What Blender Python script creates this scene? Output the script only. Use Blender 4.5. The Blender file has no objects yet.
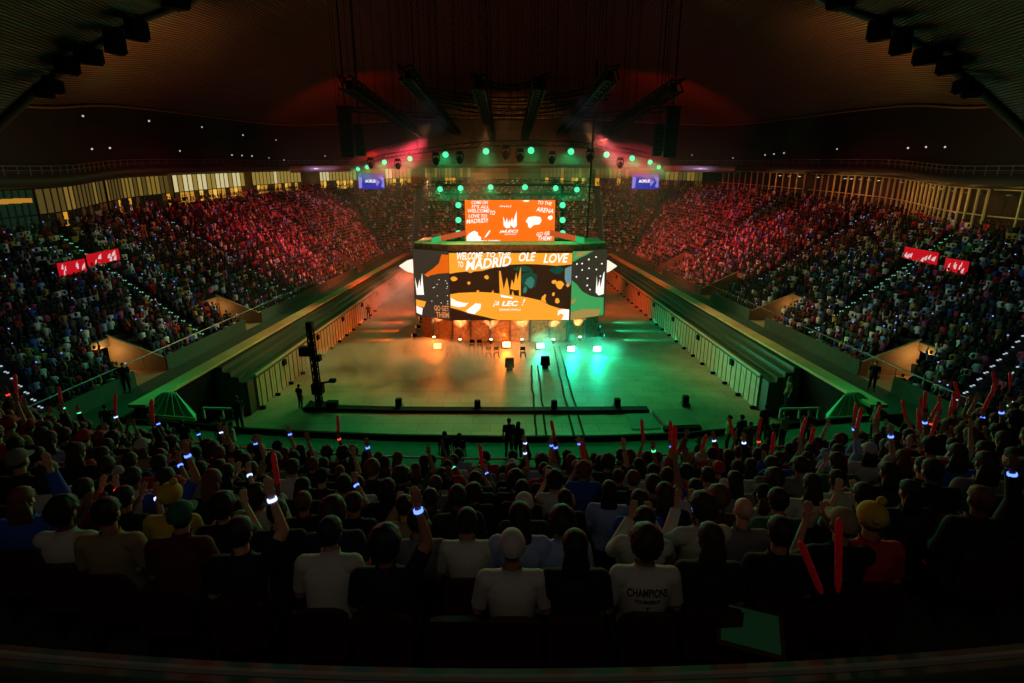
import bpy, bmesh, math, random
import numpy as np
from mathutils import Vector, Matrix
from mathutils.bvhtree import BVHTree
random.seed(7); RNG = np.random.default_rng(11)
C = bpy.context.scene.collection
PI = math.pi
# ---------------------------------------------------------------- camera model (1024x683 frame)
F = 520.0; H = 14.0; CX = 508.0; CY = 341.5
PIT = math.atan(145.0 / F); CP, SP = math.cos(PIT), math.sin(PIT)
def proj(x, y, z):
    d = y * CP - (z - H) * SP
    return CX + F * x / d, CY - F * (y * SP + (z - H) * CP) / d, d
def ray(px, py):
    u, v = (px - CX) / F, (CY - py) / F
    return Vector((u, CP + v * SP, -SP + v * CP))
def at(px, py, Y):
    r = ray(px, py); k = Y / r.y
    return Vector((r.x * k, Y, H + r.z * k))
def atz(px, py, z=0.0):
    r = ray(px, py); k = (z - H) / r.z
    return Vector((r.x * k, r.y * k, z))
def atx(px, py, X):
    r = ray(px, py); k = X / r.x
    return Vector((X, r.y * k, H + r.z * k))
# ---------------------------------------------------------------- materials
def srgb(c):
    if isinstance(c, str):
        c = [int(c[i:i + 2], 16) / 255 for i in (0, 2, 4)]
    return tuple((v / 12.92 if v <= 0.04045 else ((v + 0.055) / 1.055) ** 2.4) for v in c) + (1,)
MC = {}
def mat(name, col='808080', rough=0.6, metal=0.0, emit=None, es=1.0, noise=0.0, nscale=8.0, spec=0.5, bump=0.0):
    if name in MC: return MC[name]
    m = bpy.data.materials.new(name); m.use_nodes = True; MC[name] = m
    nt = m.node_tree; b = nt.nodes['Principled BSDF']
    b.inputs['Base Color'].default_value = srgb(col)
    b.inputs['Roughness'].default_value = rough; b.inputs['Metallic'].default_value = metal
    b.inputs['Specular IOR Level'].default_value = spec
    if emit is not None:
        b.inputs['Emission Color'].default_value = srgb(emit); b.inputs['Emission Strength'].default_value = es
    if noise or bump:
        tc = nt.nodes.new('ShaderNodeTexCoord'); n = nt.nodes.new('ShaderNodeTexNoise')
        n.inputs['Scale'].default_value = nscale; n.inputs['Detail'].default_value = 5
        nt.links.new(tc.outputs['Object'], n.inputs['Vector'])
        if noise:
            mx = nt.nodes.new('ShaderNodeMixRGB'); mx.blend_type = 'MULTIPLY'; mx.inputs[0].default_value = noise
            cr = nt.nodes.new('ShaderNodeValToRGB')
            cr.color_ramp.elements[0].position = 0.35; cr.color_ramp.elements[1].position = 0.65
            cr.color_ramp.elements[0].color = (0.15, 0.15, 0.15, 1)
            nt.links.new(n.outputs['Fac'], cr.inputs['Fac'])
            mx.inputs[1].default_value = srgb(col); nt.links.new(cr.outputs['Color'], mx.inputs[2])
            nt.links.new(mx.outputs[0], b.inputs['Base Color'])
        if bump:
            bp = nt.nodes.new('ShaderNodeBump'); bp.inputs['Strength'].default_value = bump
            nt.links.new(n.outputs['Fac'], bp.inputs['Height']); nt.links.new(bp.outputs['Normal'], b.inputs['Normal'])
    return m
def glow(name, col, es=1.0):
    if name in MC: return MC[name]
    m = bpy.data.materials.new(name); m.use_nodes = True; MC[name] = m
    nt = m.node_tree; nt.nodes.clear()
    o = nt.nodes.new('ShaderNodeOutputMaterial'); e = nt.nodes.new('ShaderNodeEmission')
    e.inputs[0].default_value = srgb(col); e.inputs[1].default_value = es
    nt.links.new(e.outputs[0], o.inputs['Surface']); return m
# ---------------------------------------------------------------- mesh builder
class MB:
    def __init__(s): s.v = []; s.f = []; s.m = []
    def add(s, vs, fs, mi=0):
        n = len(s.v); s.v += [tuple(p) for p in vs]
        for f in fs: s.f.append(tuple(i + n for i in f)); s.m.append(mi)
        return s
    def box(s, c, d, rz=0, mi=0, M=None):
        x, y, z = d[0] / 2, d[1] / 2, d[2] / 2; cz, sz = math.cos(rz), math.sin(rz)
        vs = []
        for a in (-1, 1):
            for b in (-1, 1):
                for e in (-1, 1):
                    px, py, pz = a * x, b * y, e * z
                    q = Vector((px * cz - py * sz, px * sz + py * cz, pz))
                    if M is not None: q = M @ q
                    vs.append(q + Vector(c))
        return s.add(vs, [(0, 1, 3, 2), (4, 6, 7, 5), (0, 4, 5, 1), (2, 3, 7, 6), (0, 2, 6, 4), (1, 5, 7, 3)], mi)
    def bar(s, a, b, w, h=None, mi=0):
        h = h or w; a = Vector(a); b = Vector(b); d = b - a; L = d.length
        if L < 1e-6: return s
        q = d.to_track_quat('X', 'Z').to_matrix()
        return s.box((a + b) / 2, (L, w, h), 0, mi, q)
    def tube(s, pts, r, n=8, mi=0, cap=True):
        pts = [Vector(p) for p in pts]; rs = r if isinstance(r, (list, tuple)) else [r] * len(pts)
        rings = []; up = None
        for i, p in enumerate(pts):
            t = (pts[min(i + 1, len(pts) - 1)] - pts[max(i - 1, 0)]).normalized()
            if up is None: up = Vector((0, 0, 1)) if abs(t.z) < .9 else Vector((0, 1, 0))
            a = t.cross(up).normalized(); b = a.cross(t).normalized(); up = b
            rings.append([p + (a * math.cos(2 * PI * k / n) + b * math.sin(2 * PI * k / n)) * rs[i] for k in range(n)])
        vs = [q for R in rings for q in R]; fs = []
        for i in range(len(pts) - 1):
            for k in range(n):
                fs.append((i * n + k, i * n + (k + 1) % n, (i + 1) * n + (k + 1) % n, (i + 1) * n + k))
        if cap: fs += [tuple(range(n))[::-1], tuple((len(pts) - 1) * n + k for k in range(n))]
        return s.add(vs, fs, mi)
    def ell(s, c, r, n=12, m=8, mi=0, M=None):
        vs = []; fs = []
        for i in range(m + 1):
            t = PI * i / m
            for k in range(n):
                p = 2 * PI * k / n
                q = Vector((r[0] * math.sin(t) * math.cos(p), r[1] * math.sin(t) * math.sin(p), r[2] * math.cos(t)))
                if M is not None: q = M @ q
                vs.append(q + Vector(c))
        for i in range(m):
            for k in range(n):
                fs.append((i * n + k, (i + 1) * n + k, (i + 1) * n + (k + 1) % n, i * n + (k + 1) % n))
        return s.add(vs, fs, mi)
    def loft(s, rings, mi=0, cap=True):
        n = len(rings[0]); vs = [q for R in rings for q in R]; fs = []
        for i in range(len(rings) - 1):
            for k in range(n):
                fs.append((i * n + k, i * n + (k + 1) % n, (i + 1) * n + (k + 1) % n, (i + 1) * n + k))
        if cap: fs += [tuple(range(n))[::-1], tuple((len(rings) - 1) * n + k for k in range(n))]
        return s.add(vs, fs, mi)
    def grid(s, rows, mi=0):
        n = len(rows[0]); vs = [q for R in rows for q in R]; fs = []
        for i in range(len(rows) - 1):
            for k in range(n - 1):
                fs.append((i * n + k, i * n + k + 1, (i + 1) * n + k + 1, (i + 1) * n + k))
        return s.add(vs, fs, mi)
    def mesh(s, name, mats, smooth=False):
        me = bpy.data.meshes.new(name); me.from_pydata(s.v, [], s.f)
        if not isinstance(mats, (list, tuple)): mats = [mats]
        for m in mats: me.materials.append(m)
        if len(mats) > 1: me.polygons.foreach_set('material_index', s.m)
        if smooth: me.polygons.foreach_set('use_smooth', [True] * len(me.polygons))
        me.update(); return me
    def build(s, name, mats, parent=None, smooth=False, loc=None, recalc=True):
        me = s.mesh(name, mats, smooth)
        if recalc:
            bm = bmesh.new(); bm.from_mesh(me); bmesh.ops.recalc_face_normals(bm, faces=bm.faces); bm.to_mesh(me); bm.free()
        o = bpy.data.objects.new(name, me); C.objects.link(o)
        if parent is not None: o.parent = parent
        if loc is not None: o.location = loc
        return o
def bevel(o, w=0.02, seg=2):
    m = o.modifiers.new('bevel', 'BEVEL'); m.width = w; m.segments = seg; m.limit_method = 'ANGLE'; return o
def tag(o, label=None, cat=None, group=None, kind=None):
    if label: o['label'] = label
    if cat: o['category'] = cat
    if group: o['group'] = group
    if kind: o['kind'] = kind
    return o
def thing(name, label, cat, loc=(0, 0, 0), rz=0, group=None):
    o = bpy.data.objects.new(name, None); C.objects.link(o); o.empty_display_size = .2
    o.location = loc; o.rotation_euler = (0, 0, rz); return tag(o, label, cat, group)
KIDS = {}
def copy_tree(o, parent=None):
    c = o.copy(); C.objects.link(c)
    if parent is not None: c.parent = parent
    for ch in [k for k in o.children]: copy_tree(ch, c)
    return c
def struct(o, label=None, cat=None): return tag(o, label, cat, None, 'structure')
def light(kind, name, loc, col, power, target=None, size=60, blend=.5, radius=.2, parent=None):
    d = bpy.data.lights.new(name, kind); d.color = srgb(col)[:3]; d.energy = power
    if kind == 'SPOT': d.spot_size = math.radians(size); d.spot_blend = blend; d.shadow_soft_size = radius
    elif kind == 'POINT': d.shadow_soft_size = radius
    elif kind == 'AREA': d.size = radius
    o = bpy.data.objects.new(name, d); C.objects.link(o); o.location = loc
    if target is not None:
        o.rotation_euler = (Vector(target) - Vector(loc)).to_track_quat('-Z', 'Y').to_euler()
    return o
def text_pts(txt, size, bold=.0, shear=0, sx=1.0):
    cu = bpy.data.curves.new('lettering', 'FONT'); cu.body = txt; cu.size = size; cu.offset = bold; cu.shear = shear
    cu.align_x = 'CENTER'; cu.align_y = 'CENTER'; cu.resolution_u = 3
    o = bpy.data.objects.new('lettering', cu); C.objects.link(o)
    bpy.context.view_layer.update()
    dg = bpy.context.evaluated_depsgraph_get(); me = bpy.data.meshes.new_from_object(o.evaluated_get(dg))
    vs = [(v.co.x * sx, v.co.y) for v in me.vertices]; fs = [tuple(p.vertices) for p in me.polygons]
    bpy.data.objects.remove(o); bpy.data.curves.remove(cu); bpy.data.meshes.remove(me)
    return vs, fs
# ================================================================ materials of the hall
M_conc = mat('concrete', '6a6660', .85, noise=.35, nscale=1.5)
M_terr = mat('terrace', '3a3836', .9, noise=.3, nscale=2)
M_tan = mat('tan_wall', 'a88a62', .8, noise=.2, nscale=1.2)
M_black = mat('black_metal', '070707', .8, spec=.12)
M_dark = mat('dark_metal', '1c1c1e', .5)
M_grey = mat('grey_metal', '77777a', .45, .6)
M_white = mat('white_paint', 'c8c8c4', .6)
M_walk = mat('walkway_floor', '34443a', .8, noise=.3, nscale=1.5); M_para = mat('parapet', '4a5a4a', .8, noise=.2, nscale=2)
M_wood = mat('beam_timber', 'd0a070', .7, noise=.25, nscale=.8)
# ---------------------------------------------------------------- floor of the arena
def floor_mat():
    m = bpy.data.materials.new('arena_floor'); m.use_nodes = True; nt = m.node_tree; b = nt.nodes['Principled BSDF']
    tc = nt.nodes.new('ShaderNodeTexCoord'); n = nt.nodes.new('ShaderNodeTexNoise'); n.inputs['Scale'].default_value = .35; n.inputs['Detail'].default_value = 6
    br = nt.nodes.new('ShaderNodeTexBrick'); br.inputs['Scale'].default_value = .22; br.inputs['Mortar Size'].default_value = .006
    br.inputs['Color1'].default_value = srgb('9c8c78'); br.inputs['Color2'].default_value = srgb('948470'); br.inputs['Mortar'].default_value = srgb('74685a')
    cr = nt.nodes.new('ShaderNodeValToRGB'); cr.color_ramp.elements[0].color = (.55, .55, .55, 1); cr.color_ramp.elements[0].position = .3; cr.color_ramp.elements[1].position = .7
    mx = nt.nodes.new('ShaderNodeMixRGB'); mx.blend_type = 'MULTIPLY'; mx.inputs[0].default_value = 1
    L = nt.links.new
    L(tc.outputs['Object'], n.inputs['Vector']); L(tc.outputs['Object'], br.inputs['Vector']); L(n.outputs['Fac'], cr.inputs['Fac'])
    L(br.outputs['Color'], mx.inputs[1]); L(cr.outputs['Color'], mx.inputs[2]); L(mx.outputs[0], b.inputs['Base Color'])
    b.inputs['Roughness'].default_value = .55; return m
M_floor = floor_mat()
m = MB(); m.add([(-60, -12, 0), (60, -12, 0), (60, 140, 0), (-60, 140, 0)], [(0, 1, 2, 3)])
struct(m.build('floor', M_floor), 'bare brown arena floor in front of the stage', 'floor')

# ---------------------------------------------------------------- the bowl of stands
ST = [0, .2, .4, .7, .82, .92, 1.0]
LO = [(22.5, 14, 3.0), (22.5, 38, 3.0), (22.5, 55, 3.0), (22.5, 90, 3.0), (21.6, 97, 3.0), (17.5, 100.5, 3.0), (0, 101.5, 3.0)]
UP = [(38.5, 24, 10.1), (39.5, 46, 10.8), (41, 61, 12.3), (40.5, 103, 14.8), (33, 117, 15.7), (19, 122.5, 16.3), (0, 124, 16.5)]
RIM = [20.6, 21.4, 23.6, 27.0, 29.0, 30.5, 31.2]
def herm(xs, ys, t):
    n = len(xs); t = max(xs[0], min(xs[-1], t))
    for i in range(n - 1):
        if t <= xs[i + 1] + 1e-9: break
    h = xs[i + 1] - xs[i]; u = (t - xs[i]) / h
    def sl(k):
        if k == 0: return (ys[1] - ys[0]) / (xs[1] - xs[0])
        if k == n - 1: return 0 if False else (ys[-1] - ys[-2]) / (xs[-1] - xs[-2])
        return (ys[k + 1] - ys[k - 1]) / (xs[k + 1] - xs[k - 1])
    a, b = sl(i) * h, sl(i + 1) * h
    return (2*u**3 - 3*u*u + 1) * ys[i] + (u**3 - 2*u*u + u) * a + (-2*u**3 + 3*u*u) * ys[i + 1] + (u**3 - u*u) * b
NS = 241
SS = np.linspace(0, 1, NS)
def tab(T): return np.array([[herm(ST, [p[k] for p in T], s) for k in range(3)] for s in SS])
LT, UT = tab(LO), tab(UP); RT = np.array([herm(ST, RIM, s) for s in SS])
def lerp_tab(T, s):
    f = max(0, min(.99999, s)) * (NS - 1); i = int(f); return T[i] * (1 - (f - i)) + T[i + 1] * (f - i)
def bowl(s, t, side=-1, out=0.0, dz=0.0):
    a = lerp_tab(LT, s); b = lerp_tab(UT, s); p = a + (b - a) * t
    if out:
        d = (b - a); d = d / math.hypot(d[0], d[1]); p = p + np.array([d[0] * out, d[1] * out, 0])
    return Vector((side * p[0], p[1], p[2] + dz))
def s_of_Y(Y):  # station of the lower edge at depth Y on the straight side
    i = int(np.argmin(np.abs(LT[:, 1] - Y) + (LT[:, 0] < 21) * 100)); return SS[i]
def s_at_px(px, t, side, s0=0.0, s1=.8):
    best = min((abs(proj(*bowl(s, t, side))[0] - px), s) for s in np.linspace(s0, s1, 400)); return best[1]
NR = 28
def bowl_fit(px, py, side):
    best = (1e9, 0, 0)
    for s in np.linspace(0, .97, 195):
        for t in np.linspace(0, 1, 41):
            q = proj(*bowl(s, t, side)); e = (q[0] - px) ** 2 + (q[1] - py) ** 2
            if e < best[0]: best = (e, float(s), float(t))
    return best[1], best[2]
VOM = {-1: [31.0, 44.5, 79.0], 1: [30.0, 45.5, 58.0, 77.0]}       # Y of the tunnel mouths
VW, VT = 1.5, 6 / 28
AIS = {-1: [s_of_Y(23.3), bowl_fit(155, 305, -1)[0], bowl_fit(250, 270, -1)[0], .60, .80, .915], 1: [s_of_Y(24.5), bowl_fit(872, 296, 1)[0], bowl_fit(745, 290, 1)[0], .56, .80, .915]}
def in_vom(s, t, side):
    if t > VT: return False
    y = lerp_tab(LT, s)[1]
    return lerp_tab(LT, s)[0] > 22 and any(abs(y - v) < VW for v in VOM[side])
for side, nm in ((-1, 'left'), (1, 'right')):
    mb = MB(); cols = list(SS)
    # fine stations so that the tunnels are cut cleanly
    for v in VOM[side]:
        for q in (-VW, VW):
            cols.append(float(np.interp(v + q, LT[:181, 1], SS[:181])))
    cols = sorted(set(cols)); rows = []
    for r in range(NR):
        t0, t1 = r / NR, (r + 1) / NR; z = None
        ra, rb = [], []
        for s in cols:
            a = bowl(s, t0, side); b = bowl(s, t1, side); b2 = Vector((b.x, b.y, a.z)); ra.append(a); rb.append(b2)
        rows += [ra, rb]
    n = len(cols); vs = [q for R in rows for q in R]; fs = []
    for i in range(len(rows) - 1):
        t = ((i // 2) + .5) / NR
        for k in range(n - 1):
            sm = (cols[k] + cols[k + 1]) / 2
            if in_vom(sm, t, side): continue
            fs.append((i * n + k, i * n + k + 1, (i + 1) * n + k + 1, (i + 1) * n + k))
    mb.add(vs, fs)
    # front parapet
    for k in range(n - 1):
        sm = (cols[k] + cols[k + 1]) / 2
        if in_vom(sm, .01, side): continue
        a, b = bowl(cols[k], 0, side, -.25, -.05), bowl(cols[k + 1], 0, side, -.25, -.05)
        a2, b2 = bowl(cols[k], 0, side, -.05, -.05), bowl(cols[k + 1], 0, side, -.05, -.05)
        up = Vector((0, 0, 1.0))
        mb.add([a, b, b + up, a + up, a2 + up, b2 + up, a2, b2], [(0, 1, 2, 3), (3, 2, 5, 4), (4, 5, 7, 6)], 1)
    struct(mb.build('stand_' + nm, [M_terr, M_para]), 'dark stepped terrace filled with spectators on the ' + nm + ' side of the arena', 'stand')
    # walkway in front of the stand (z = 3) and the timber-edged beam
    mw = MB(); rw = [[], []]
    for s in SS:
        a = bowl(s, 0, side, -.2); 
        inn = Vector((side * 19.3, a.y, 3.0)) if s < .78 else Vector((a.x * .86, a.y - 3.0 * (s - .78) / .22, 3.0))
        rw[0].append(a); rw[1].append(inn)
    mw.grid(rw)
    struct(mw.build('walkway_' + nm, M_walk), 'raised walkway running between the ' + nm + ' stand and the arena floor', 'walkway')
    # tunnels
    for iv, v in enumerate(VOM[side]):
        s = float(np.interp(v, LT[:181, 1], SS[:181]))
        vo = MB(); X0, X1 = 22.3, bowl(s, VT, side).x * side; L = X1 - X0
        for q in (-VW, VW):
            y = v + q + (.09 if q > 0 else -.09)
            nseg = 8; tri = []
            lo, hi = [], []
            for k in range(nseg + 1):
                x = X0 + L * k / nseg; sh = 4.0 * k / nseg * 0.6
                zt = 3.0 + (bowl(s, VT).z - 3.0) * k / nseg + (.75 if q > 0 else .1)
                lo.append((side * x, y, 2.98)); hi.append((side * x, y, zt))
            w = .18; fr = [(p[0], p[1] - w / 2, p[2]) for p in lo + hi]; bk = [(p[0], p[1] + w / 2, p[2]) for p in lo + hi]
            m2 = nseg + 1; vs = fr + bk; fs = []
            for k in range(nseg):
                fs += [(k, k + 1, m2 + k + 1, m2 + k), (2*m2 + k, 2*m2 + k + 1, 3*m2 + k + 1, 3*m2 + k), (m2 + k, m2 + k + 1, 3*m2 + k + 1, 3*m2 + k)]
            fs += [(0, m2, 3*m2, 2*m2), (nseg, m2 + nseg, 3*m2 + nseg, 2*m2 + nseg)]
            vo.add(vs, fs)
        zb = bowl(s, VT).z
        vo.box((side * (X1 - .1), v, zb + .3), (.2, 2 * VW, .5))
        vo.add([(side * X0, v - VW, 2.99), (side * X0, v + VW, 2.99), (side * (X1 + 2.2), v + VW, 2.99), (side * (X1 + 2.2), v - VW, 2.99)], [(0, 1, 2, 3)])
        vo.box((side * (X1 + 2.2), v, 4.1), (.1, 2 * VW, 2.3))
        o = struct(vo.build('tunnel_wall_' + nm, M_tan), 'tan-walled entrance tunnel cut into the ' + nm + ' stand', 'tunnel')
        if iv < 2:
            light('POINT', 'tunnel_lamp', (side * (X1 - .5), v + .6, 4.4), 'ffc880', 45 if iv == 0 else 25, radius=.12)

# ---------------------------------------------------------------- ring: windows, fascia, wall, ceiling
M_fasc = mat('fascia', '2e2c2a', .5)
M_wall = mat('upper_wall', '1c1917', .9, noise=.2, nscale=.5)
def slat_mat():
    m = bpy.data.materials.new('slatted_roof'); m.use_nodes = True; nt = m.node_tree; b = nt.nodes['Principled BSDF']; L = nt.links.new
    tc = nt.nodes.new('ShaderNodeTexCoord'); w = nt.nodes.new('ShaderNodeTexWave'); w.bands_direction = 'X'; w.inputs['Scale'].default_value = 1.1
    w.inputs['Distortion'].default_value = .25; w.inputs['Detail'].default_value = 1
    mp = nt.nodes.new('ShaderNodeMapping'); mp.inputs['Scale'].default_value = (1, .02, .02)
    n = nt.nodes.new('ShaderNodeTexNoise'); n.inputs['Scale'].default_value = 1.3; n.inputs['Detail'].default_value = 4
    mp2 = nt.nodes.new('ShaderNodeMapping'); mp2.inputs['Scale'].default_value = (3, .08, 1)
    cr = nt.nodes.new('ShaderNodeValToRGB'); cr.color_ramp.elements[0].color = srgb('0a0806'); cr.color_ramp.elements[0].position = .25
    cr.color_ramp.elements[1].color = srgb('a08a6c'); cr.color_ramp.elements[1].position = .7
    mx = nt.nodes.new('ShaderNodeMixRGB'); mx.blend_type = 'MULTIPLY'; mx.inputs[0].default_value = .8
    L(tc.outputs['Object'], mp.inputs[0]); L(mp.outputs[0], w.inputs['Vector']); L(tc.outputs['Object'], mp2.inputs[0]); L(mp2.outputs[0], n.inputs['Vector'])
    L(w.outputs['Fac'], cr.inputs['Fac']); L(cr.outputs['Color'], mx.inputs[1]); L(n.outputs['Fac'], mx.inputs[2]); L(mx.outputs[0], b.inputs['Base Color'])
    bp = nt.nodes.new('ShaderNodeBump'); bp.inputs['Strength'].default_value = .6; bp.inputs['Distance'].default_value = .2; L(w.outputs['Fac'], bp.inputs['Height']); L(bp.outputs['Normal'], b.inputs['Normal'])
    b.inputs['Roughness'].default_value = .5; return m
M_slat = slat_mat()
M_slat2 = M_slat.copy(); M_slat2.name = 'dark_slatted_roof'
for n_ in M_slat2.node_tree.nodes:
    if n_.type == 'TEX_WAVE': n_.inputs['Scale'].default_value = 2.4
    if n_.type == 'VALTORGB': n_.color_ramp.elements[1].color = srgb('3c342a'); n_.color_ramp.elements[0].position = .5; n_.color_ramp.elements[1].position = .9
WH = 3.9
def ringp(s, side, out, dz): return bowl(s, 1.0, side, out, dz)
for side, nm in ((-1, 'left'), (1, 'right')):
    mb = MB()
    pr = [(0, 0.0), (3.0, 0.0)]
    R = lambda prof: [[ringp(s, side, o, z) for s in SS] for o, z in prof]
    mb.grid(R([(-.8, 0.0), (3.0, 0.0), (3.0, 0), (3.01, WH)]))
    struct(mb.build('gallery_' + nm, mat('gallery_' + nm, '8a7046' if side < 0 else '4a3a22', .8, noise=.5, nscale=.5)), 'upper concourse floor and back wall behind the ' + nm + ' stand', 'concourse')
    mb = MB(); mb.grid(R([(3.0, WH), (-.2, WH), (-.6, WH + .25), (-.6, WH + 1.0), (.1, WH + 1.15), (.1, WH + 1.3)]))
    struct(mb.build('trim_1' if side < 0 else 'trim_2', M_fasc, smooth=True), 'dark curved fascia band above the ' + nm + ' concourse windows', 'fascia')
    mb = MB(); rows = [[ringp(s, side, .1, WH + 1.3) for s in SS]]
    rows.append([Vector((p.x, p.y, RT[i])) + Vector((0, 0, 0)) for i, p in enumerate([ringp(s, side, .9, 0) for s in SS])])
    mb.grid(rows); struct(mb.build('wall_' + nm, M_wall), 'dark upper wall between the ' + nm + ' fascia and the roof', 'wall')
    # handrail of the gallery on the fascia
    g = thing('gallery_rail', 'long pale handrail with posts on top of the ' + nm + ' fascia', 'railing')
    mb = MB(); pts = [ringp(s, side, -.5, WH + 1.75) for s in SS[::2]]; mb.tube(pts, .045, 6); mb.build('top_rail', M_grey, g)
    mb = MB(); mb.tube([ringp(s, side, -.5, WH + 1.4) for s in SS[::2]], .03, 6); mb.build('mid_rail', M_grey, g)
    mb = MB()
    for k in range(0, NS, 3): a = ringp(SS[k], side, -.5, WH + .95); mb.bar(a, a + Vector((0, 0, .8)), .05)
    tag(mb.build('post', M_grey, g), kind='stuff')
    # rim strip
    mb = MB(); mb.tube([Vector((p.x, p.y, RT[i] - .25)) for i, p in enumerate([ringp(s, side, .6, 0) for s in SS])], .1, 6)
    struct(mb.build('trim_3' if side < 0 else 'trim_4', mat('rim', '9a7a5a', .4, .4)), 'thin pale rim line where the ' + nm + ' roof meets the wall', 'trim')
    # ceiling half
    mb = MB(); rows = []
    NU = 26
    for j in range(NU + 1):
        u = j / NU; row = []
        for i, s in enumerate(SS):
            p = ringp(s, side, .9, 0); cyy = p.y if s < .7 else p.y + (100 - p.y) * min(1, (s - .7) / .12)
            if s >= .82: cyy = 100
            x = p.x * (1 - u); y = p.y * (1 - u) + cyy * u
            za = 36.0
            row.append(Vector((x, y, RT[i] + (za - RT[i]) * (1 - (1 - u) ** 1.9))))
        rows.append(row)
    mb.grid(rows); struct(mb.build('ceiling' if side < 0 else 'ceiling.001', M_slat, smooth=True), 'dark slatted roof over the ' + nm + ' half of the arena', 'ceiling')

# window panes : one thing per bay of the ring
def win_bay(side, s0, s1, kind, idx, n, label):
    w = thing('window_%d' % idx, label, 'window'); w['kind'] = 'structure'
    pa = MB(); fr = MB(); lo = MB()
    for k in range(n):
        a, b = s0 + (s1 - s0) * k / n, s0 + (s1 - s0) * (k + 1) / n
        p, q = ringp(a, side, .35, .05), ringp(b, side, .35, .05)
        up = Vector((0, 0, WH - .1)); mid = Vector((0, 0, 1.75))
        mi = random.choice([0, 0, 1, 2]) if kind == 'lit' else 0
        if kind == 'lit':
            pa.add([p + mid, q + mid, q + up, p + up], [(0, 1, 2, 3)], random.choice([0, 0, 1]))
            lo.add([p, q, q + mid, p + mid], [(0, 1, 2, 3)], random.choice([0, 1, 1, 2]))
        elif kind == 'warm':
            pa.add([p + mid, q + mid, q + up, p + up], [(0, 1, 2, 3)], random.choice([0, 0, 1]))
            lo.add([p, q, q + mid, p + mid], [(0, 1, 2, 3)], random.choice([0, 0, 1, 2, 2]))
        fr.bar(p, p + up, *((.12, .12) if kind != 'open' else (.14, .14)))
    p, q = ringp(s0, side, .3, 0), ringp(s1, side, .3, 0)
    for dz in (.03, 1.75, WH - .05): fr.tube([ringp(s0 + (s1 - s0) * k / 8, side, .32, dz) for k in range(9)], .05, 4)
    fr.build('window_frame', M_dark if kind != 'open' else mat('pale_post', 'd8c490', .6), w)
    if kind == 'lit':
        pa.build('upper_pane', [glow('pane_a', 'b49648', .62), glow('pane_b', 'e0cf98', .8)], w)
        lo.build('lower_pane', [glow('pane_c', 'ffca50', .85), glow('pane_d', 'e8a83a', .62), glow('pane_e', '4a3418', .4)], w)
    elif kind == 'warm':
        pa.build('upper_pane', [glow('pane_f', '806a34', .38), glow('pane_g', 'a8883a', .5)], w)
        lo.build('lower_pane', [glow('pane_h', '120e08', 1), glow('pane_i', 'f0a830', .75), glow('pane_j', '5a3a18', .5)], w)
    elif kind == 'teal':
        for k in range(n):
            a, b = s0 + (s1 - s0) * k / n, s0 + (s1 - s0) * (k + 1) / n
            p, q = ringp(a, side, .35, .05), ringp(b, side, .35, .05)
            lo.add([p, q, q + Vector((0, 0, WH)), p + Vector((0, 0, WH))], [(0, 1, 2, 3)])
        lo.build('pane', mat('teal_glass', '123a2c', .12, spec=.8, emit='0c3a2a', es=.25), w)
        ls = MB()
        for a in (s0 + (s1 - s0) * .15, s0 + (s1 - s0) * .45, s0 + (s1 - s0) * .7): p = ringp(a, side, .2, WH - .9); ls.box(p, (.15, 1.6, .35))
        ls.build('light_strip', glow('strip_amber', 'd09030', .7), w)
    return w
sL = lambda px: s_at_px(px, 1.0, -1, 0, .97)
sR = lambda px: s_at_px(px, 1.0, 1, 0, .97)
bx = [(0, 44, 'teal', 6, 'dark green glazed corner of the left concourse'), (46, 112, 'warm', 14, 'amber blind window bay above the left stand beside the green glass corner'),
      (114, 175, 'warm', 16, 'dim amber window bay with people behind it above the left stand'), (178, 248, 'lit', 16, 'brightest cream lit window bay above the left stand'),
      (256, 303, 'lit', 14, 'narrow golden window bay left of the dark doorway on the left side'), (322, 358, 'lit', 11, 'golden window bay left of the left blue screen'),
      (386, 412, 'lit', 7, 'golden window bay right of the left blue screen'), (424, 505, 'warm', 14, 'dim amber window bay behind the rig left of centre')]
for k, (a, b, kd, n, lb) in enumerate(bx): win_bay(-1, max(.0, sL(a)), sL(b), kd, k + 1, n, lb)
bx = [(511, 590, 'warm', 14, 'dim amber window bay behind the rig right of centre'), (596, 628, 'warm', 8, 'dim window bay left of the right blue screen'),
      (664, 700, 'warm', 9, 'dim window bay right of the right blue screen'), (715, 800, 'open', 14, 'dark open concourse bay of thin posts above the right stand'),
      (805, 975, 'open', 30, 'long open concourse bay with pale posts and small lamps above the right stand'), (980, 1020, 'open', 6, 'last open concourse bay with green light at far right')]
for k, (a, b, kd, n, lb) in enumerate(bx): win_bay(1, sR(b) if b < 1015 else 0.02, sR(a), kd, k + 9, n, lb)
# lamps in the open right concourse
for k, px in enumerate([770, 779, 789, 806, 832, 838, 846, 853, 862, 884, 905, 914, 922, 936, 950, 962, 990]):
    s = sR(px); p = ringp(s, 1, 1.6, WH - .45)
    lp = MB(); lp.box((0, 0, 0), (.35, .5, .12)); lp.add([(-.15, -.2, -.07), (.15, -.2, -.07), (.15, .2, -.07), (-.15, .2, -.07)], [(0, 1, 2, 3)], 1)
    o = lp.build('ceiling_lamp', [M_grey, glow('warm_lamp', 'ffe2b0', 5)], loc=p)
    tag(o, 'small warm lamp under the ceiling of the open right concourse', 'lamp', 'lamps of the right concourse')
    if k % 2 == 0: light('POINT', 'post_fill', ringp(s, 1, -.9, WH - 1.2), 'ffb860', 26, radius=.15)  # unseen fill before the posts, added to brighten their fronts
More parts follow.
